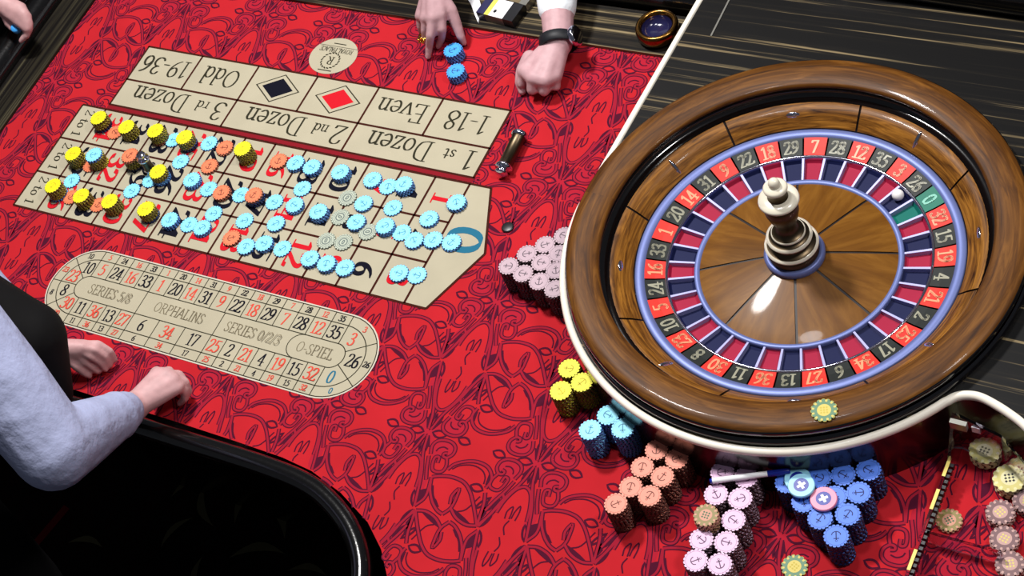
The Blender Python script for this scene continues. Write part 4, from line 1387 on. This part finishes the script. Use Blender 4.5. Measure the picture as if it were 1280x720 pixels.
# arms, torso, head
capsule(body, re_, .62, rs_, .75); capsule(body, le_, .62, ls_, .75)
hipc = V3(-1.4, 11.8, -2.4)
capsule(body, hipc, 1.9, V3(-1.4, 11.0, 4.6), 1.75)
capsule(body, rs_ + V3(.4, .1, .1), .95, ls_ + V3(-.4, .1, .1), .95)
capsule(body, V3(-1.4, 10.8, 5.6), .8, V3(-1.4, 10.5, 7.4), .72)
HC = (-1.4, 10.2, 8.7)
head(body, HC, (0, -1, -.35))
for sx in (-1, 1):
    chain(body, [hipc + V3(sx * 1.0, 0, -.4), V3(-1.4 + sx * 1.5, 8.0, -3.6), V3(-1.4 + sx * 1.5, 8.4, FZ + .8), V3(-1.4 + sx * 1.5, 7.2, FZ + .45)], [1.05, .8, .55, .42])
body.v = [(a - PO.x, b - PO.y, c - PO.z) for a, b, c in body.v]
remesh(body.obj('body', ['skin2'], player, smooth=True), .0036, 3)
def cloth(name, m, parent, origin, caps, vox=.006, it=4, end=True):
    q = MB()
    for c_ in caps:
        capsule(q, *c_)
    q.v = [(a - origin.x, b - origin.y, c - origin.z) for a, b, c in q.v]
    return remesh(q.obj(name, [m], parent, smooth=True), vox, it)
cuffL = lw.lerp(le_, .26)
cloth('shirt', 'bshirt', player, PO, [(cuffL, .50, le_, .78), (le_, .78, ls_, .92), (rw.lerp(re_, .36), .52, re_, .78), (re_, .78, rs_, .92), (hipc, 2.05, V3(-1.4, 11.0, 4.6), 1.92), (rs_ + V3(.4, .1, .1), 1.08, ls_ + V3(-.4, .1, .1), 1.08)])
cloth('trousers', 'trouser', player, PO, [(hipc + V3(-.9, 0, -.3), 1.25, V3(-2.9, 8.0, -3.6), .95), (V3(-2.9, 8.0, -3.6), .95, V3(-2.9, 8.4, FZ + 1.1), .68), (hipc + V3(.9, 0, -.3), 1.25, V3(.1, 8.0, -3.6), .95), (V3(.1, 8.0, -3.6), .95, V3(.1, 8.4, FZ + 1.1), .68)], .012)
fp = Vector(HC) - PO
face_parts(player, tuple(fp), (0, -1, -.35))
# watch
wd_ = (le_ - lw).normalized()
wc = lw + wd_ * .03
sx_ = wd_.cross(Vector((0, 0, 1))).normalized()
up_ = sx_.cross(wd_).normalized()
watch = thing('wristwatch', 'black strap smartwatch on the wrist of the fist', 'watch', tuple(wc))
watch.rotation_euler = Matrix((sx_, wd_, up_)).transposed().to_euler()
q = MB()
ring = [(.46 * math.cos(2 * PI * i / 32), .43 * math.sin(2 * PI * i / 32)) for i in range(32)]
vv = []
for y, s in ((-.15, 1.0), (-.13, 1.07), (.13, 1.07), (.15, 1.0)):
    vv += [(a * s, y, b * s) for a, b in ring]
q.add(vv, [(k * 32 + i, k * 32 + (i + 1) % 32, (k + 1) * 32 + (i + 1) % 32, (k + 1) * 32 + i) for k in range(3) for i in range(32)])
q.obj('strap', ['strap'], watch, smooth=True)
ang = math.radians(20)
case = obj('watch_case', None, watch)
case.rotation_euler = (0, PI / 2 - ang, 0)
q = MB(); q.lathe([(.001, .44), (.25, .44), (.27, .47), (.27, .56), (.24, .585)], 28); q.obj('watch_body', ['chrome'], case, smooth=True)
q = MB(); q.lathe([(.24, .583), (.12, .595), (.001, .597)], 28); q.obj('watch_face', ['watchglass'], case, smooth=True)
# gold ring on the pointing hand
rp = V3(-3.219, 3.922, 0.500); rq = V3(-3.213, 3.906, 0.360)
ringt = thing('gold_ring', 'gold flower ring on a finger of the pointing hand', 'ring', tuple(rp))
ringt.rotation_euler = (rq - rp).to_track_quat('Z', 'Y').to_euler()
q = MB(); q.lathe([(.125, -.03), (.15, -.03), (.155, .03), (.125, .03)], 24); q.obj('band', ['gold'], ringt, smooth=True)
for k in range(5):
    a = 2 * PI * k / 5
    q = MB(); capsule(q, (-.05 + .05 * math.cos(a), .17 + .0, .05 * math.sin(a)), .035, (-.05 + .085 * math.cos(a), .18, .085 * math.sin(a)), .03, 8); q.obj('petal', ['gold'], ringt, smooth=True)

# --- the dealer at the lower left
dealer = thing('person', 'dealer in black waistcoat and white shirt leaning over the racetrack', 'person', (-10.2, -11.6, FZ))
DO = Vector((-10.2, -11.6, FZ))
rw = V3(-4.536, -8.614, 1.050); re_ = V3(-4.169, -10.959, 3.100); rs_ = V3(-6.367, -9.860, 5.400)
lw = V3(-7.773, -7.808, 1.000); le_ = V3(-10.2, -7.3, 2.0); ls_ = V3(-10.4, -7.9, 5.2)
hipc = V3(-10.6, -12.0, -.2)
chest = V3(-8.9, -9.3, 4.5)
body = MB()
capsule(body, re_, .62, rw, .37); capsule(body, le_, .62, lw, .37)
# right hand: loosely closed, palm down
rk = [V3(-4.509, -7.656, 1.000), V3(-4.274, -7.577, 0.980), V3(-4.062, -7.626, 0.900), V3(-3.942, -7.721, 0.780)]
for k_ in rk:
    capsule(body, rw.lerp(k_, .1), .30, k_, .17)
capsule(body, rk[0], .18, rk[1], .18); capsule(body, rk[1], .18, rk[2], .18); capsule(body, rk[2], .17, rk[3], .15)
for k_, m_, n_, t_ in ((rk[0], (-4.440, -7.376, 0.780), (-4.295, -7.408, 0.500), (-4.420, -7.508, 0.240)), (rk[1], (-4.119, -7.389, 0.760), (-4.021, -7.444, 0.460), (-4.160, -7.595, 0.200)), (rk[2], (-3.924, -7.490, 0.680), (-3.892, -7.577, 0.400), (-4.046, -7.711, 0.180)), (rk[3], (-3.886, -7.668, 0.580), (-3.931, -7.757, 0.340), (-4.124, -7.837, 0.160))):
    finger(body, [k_, V3(*m_), V3(*n_), V3(*t_)], .125, .085)
finger(body, [rw.lerp(rk[0], .4), V3(-4.767, -7.499, 0.720), V3(-4.588, -7.546, 0.440), V3(-4.506, -7.660, 0.220)], .2, .1)
# left hand
lk = [V3(-7.162, -7.674, 0.800), V3(-7.076, -7.597, 0.900), V3(-7.021, -7.519, 0.950), V3(-7.043, -7.419, 0.900)]
for k_ in lk:
    capsule(body, lw.lerp(k_, .1), .26, k_, .14)
capsule(body, lk[0], .14, lk[1], .14); capsule(body, lk[1], .14, lk[2], .14); capsule(body, lk[2], .14, lk[3], .13)
for k_, m_, n_, t_ in ((lk[0], (-7.013, -7.717, 0.600), (-6.910, -7.712, 0.380), (-6.842, -7.692, 0.160)), (lk[1], (-6.850, -7.583, 0.720), (-6.720, -7.553, 0.440), (-6.667, -7.584, 0.180)), (lk[2], (-6.759, -7.418, 0.800), (-6.611, -7.394, 0.500), (-6.587, -7.454, 0.200)), (lk[3], (-6.787, -7.243, 0.780), (-6.559, -7.223, 0.520), (-6.552, -7.274, 0.200))):
    finger(body, [k_, V3(*m_), V3(*n_), V3(*t_)], .115, .078)
finger(body, [lw.lerp(lk[0], .4), V3(-7.209, -7.860, 0.550), V3(-7.101, -7.871, 0.320), V3(-7.016, -7.862, 0.160)], .17, .085)
capsule(body, re_, .62, rs_, .78); capsule(body, le_, .62, ls_, .78)
capsule(body, hipc, 1.7, chest, 1.6); capsule(body, rs_, .95, ls_, .95)
HC = (-9.0, -7.9, 8.1)
capsule(body, chest + V3(0, .3, .9), .8, V3(*HC) + V3(0, -.3, -1.0), .72)
head(body, HC, (.3, .8, -.6))
for sx in (-1, 1):
    chain(body, [hipc + V3(sx * .8, 0, -.4), V3(-10.4 + sx * 1.0, -12.0, -5.0), V3(-10.4 + sx * 1.0, -12.2, FZ + .8), V3(-10.4 + sx * 1.0, -11.0, FZ + .45)], [1.1, .8, .55, .42])
body.v = [(a - DO.x, b - DO.y, c - DO.z) for a, b, c in body.v]
remesh(body.obj('body', ['skin'], dealer, smooth=True), .0036, 3)
cuff = rw.lerp(re_, .14)
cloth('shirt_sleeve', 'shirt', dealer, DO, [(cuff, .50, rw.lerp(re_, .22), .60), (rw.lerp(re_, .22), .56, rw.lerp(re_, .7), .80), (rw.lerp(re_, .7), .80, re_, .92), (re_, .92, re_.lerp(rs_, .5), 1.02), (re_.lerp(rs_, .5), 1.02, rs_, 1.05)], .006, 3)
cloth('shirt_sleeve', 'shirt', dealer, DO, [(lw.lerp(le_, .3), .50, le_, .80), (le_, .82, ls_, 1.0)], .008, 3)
cloth('waistcoat', 'vest', dealer, DO, [(hipc, 1.95, chest, 1.95), (rs_.lerp(ls_, .12), 1.05, ls_.lerp(rs_, .12), 1.08), (chest, 1.8, V3(-6.570, -8.683, 3.200), .95), (V3(-6.570, -8.683, 3.200), .95, V3(-6.366, -9.323, 1.900), .70), (chest, 1.7, V3(-6.366, -9.323, 1.900), .6)], .010, 5)
cloth('trousers', 'trouser', dealer, DO, [(hipc + V3(-.7, 0, -.3), 1.35, V3(-11.4, -12.0, -5.0), .95), (V3(-11.4, -12.0, -5.0), .95, V3(-11.4, -12.2, FZ + 1.1), .68), (hipc + V3(.7, 0, -.3), 1.35, V3(-9.4, -12.0, -5.0), .95), (V3(-9.4, -12.0, -5.0), .95, V3(-9.4, -12.2, FZ + 1.1), .68)], .012)
face_parts(dealer, tuple(Vector(HC) - DO), (.3, .8, -.6))

# --- bystander beyond the left rail, one hand in view holding a small blue thing
by = thing('person', 'person in dark clothes beyond the left rail, hand curled around something blue', 'person', (-21.5, 3.0, FZ))
BO = Vector((-21.5, 3.0, FZ))
body = MB()
bw = V3(-16.469, 1.872, 1.600); be = V3(-20.6, 4.6, 1.2); bs = V3(-21.3, 5.2, 5.4); os_ = V3(-21.6, 1.0, 5.4)
capsule(body, be, .62, bw, .38)
bk = [V3(-15.767, 1.890, 1.500), V3(-15.603, 1.755, 1.400), V3(-15.527, 1.652, 1.250), V3(-15.507, 1.538, 1.100)]
for k_ in bk:
    capsule(body, bw.lerp(k_, .1), .30, k_, .18)
for i in range(3):
    capsule(body, bk[i], .18, bk[i + 1], .17)
for k_, m_, t_ in ((bk[0], (-15.507, 1.800, 1.300), (-15.667, 1.665, 1.000)), (bk[1], (-15.418, 1.635, 1.150), (-15.674, 1.500, 0.900)), (bk[2], (-15.456, 1.511, 1.000), (-15.751, 1.386, 0.800)), (bk[3], (-15.533, 1.398, 0.900), (-15.791, 1.265, 0.750))):
    finger(body, [k_, V3(*m_), V3(*t_)], .12, .085)
finger(body, [bw.lerp(bk[0], .3), V3(-16.314, 1.662, 1.300), V3(-16.253, 1.535, 1.100), V3(-16.021, 1.443, 1.000)], .2, .1)
capsule(body, be, .62, bs, .78)
capsule(body, V3(-21.8, 3.1, -1.0), 1.8, V3(-21.6, 3.1, 4.4), 1.7); capsule(body, bs, .95, os_, .95)
chain(body, [os_, V3(-20.6, .2, 1.4), V3(-19.0, -.4, .2), V3(-18.7, -.4, 0)], [.78, .6, .4, .3])
HC = (-21.0, 3.1, 8.4)
capsule(body, V3(-21.5, 3.1, 5.4), .8, V3(-21.1, 3.1, 7.2), .72)
head(body, HC, (1, 0, -.3))
for sx in (-1, 1):
    chain(body, [V3(-21.8, 3.1 + sx * .9, -1.4), V3(-21.4, 3.1 + sx * 1.1, -5.4), V3(-21.6, 3.1 + sx * 1.1, FZ + .8), V3(-20.5, 3.1 + sx * 1.1, FZ + .45)], [1.1, .8, .55, .42])
body.v = [(a - BO.x, b - BO.y, c - BO.z) for a, b, c in body.v]
remesh(body.obj('body', ['skin'], by, smooth=True), .0045, 3)
cloth('jacket', 'vest', by, BO, [(bw.lerp(be, .22), .52, be, .82), (be, .84, bs, 1.0), (V3(-21.8, 3.1, -1.0), 2.0, V3(-21.6, 3.1, 4.4), 1.9), (bs, 1.1, os_, 1.1), (os_, 1.0, V3(-20.6, .2, 1.4), .82), (V3(-20.6, .2, 1.4), .82, V3(-19.2, -.35, .35), .55)], .012)
cloth('trousers', 'trouser', by, BO, [(V3(-21.8, 2.3, -1.2), 1.35, V3(-21.4, 2.0, -5.4), .95), (V3(-21.4, 2.0, -5.4), .95, V3(-21.6, 2.0, FZ + 1.1), .68), (V3(-21.8, 3.9, -1.2), 1.35, V3(-21.4, 4.2, -5.4), .95), (V3(-21.4, 4.2, -5.4), .95, V3(-21.6, 4.2, FZ + 1.1), .68)], .014)
face_parts(by, tuple(Vector(HC) - BO), (1, 0, -.3))
q = MB()
q.lathe([(.001, -.16), (.11, -.16), (.13, -.12), (.13, .12), (.11, .16), (.001, .16)], 20)  # small blue thing of unknown kind, shaped as a short cylinder
lt = tag(q.obj('blue_item', ['chip_azure'], None, (-15.985, 1.482, 1.000), 0, smooth=True), 'small blue lighter held in the hand at the upper left', 'item')
lt.rotation_euler = (.4, .5, 0)
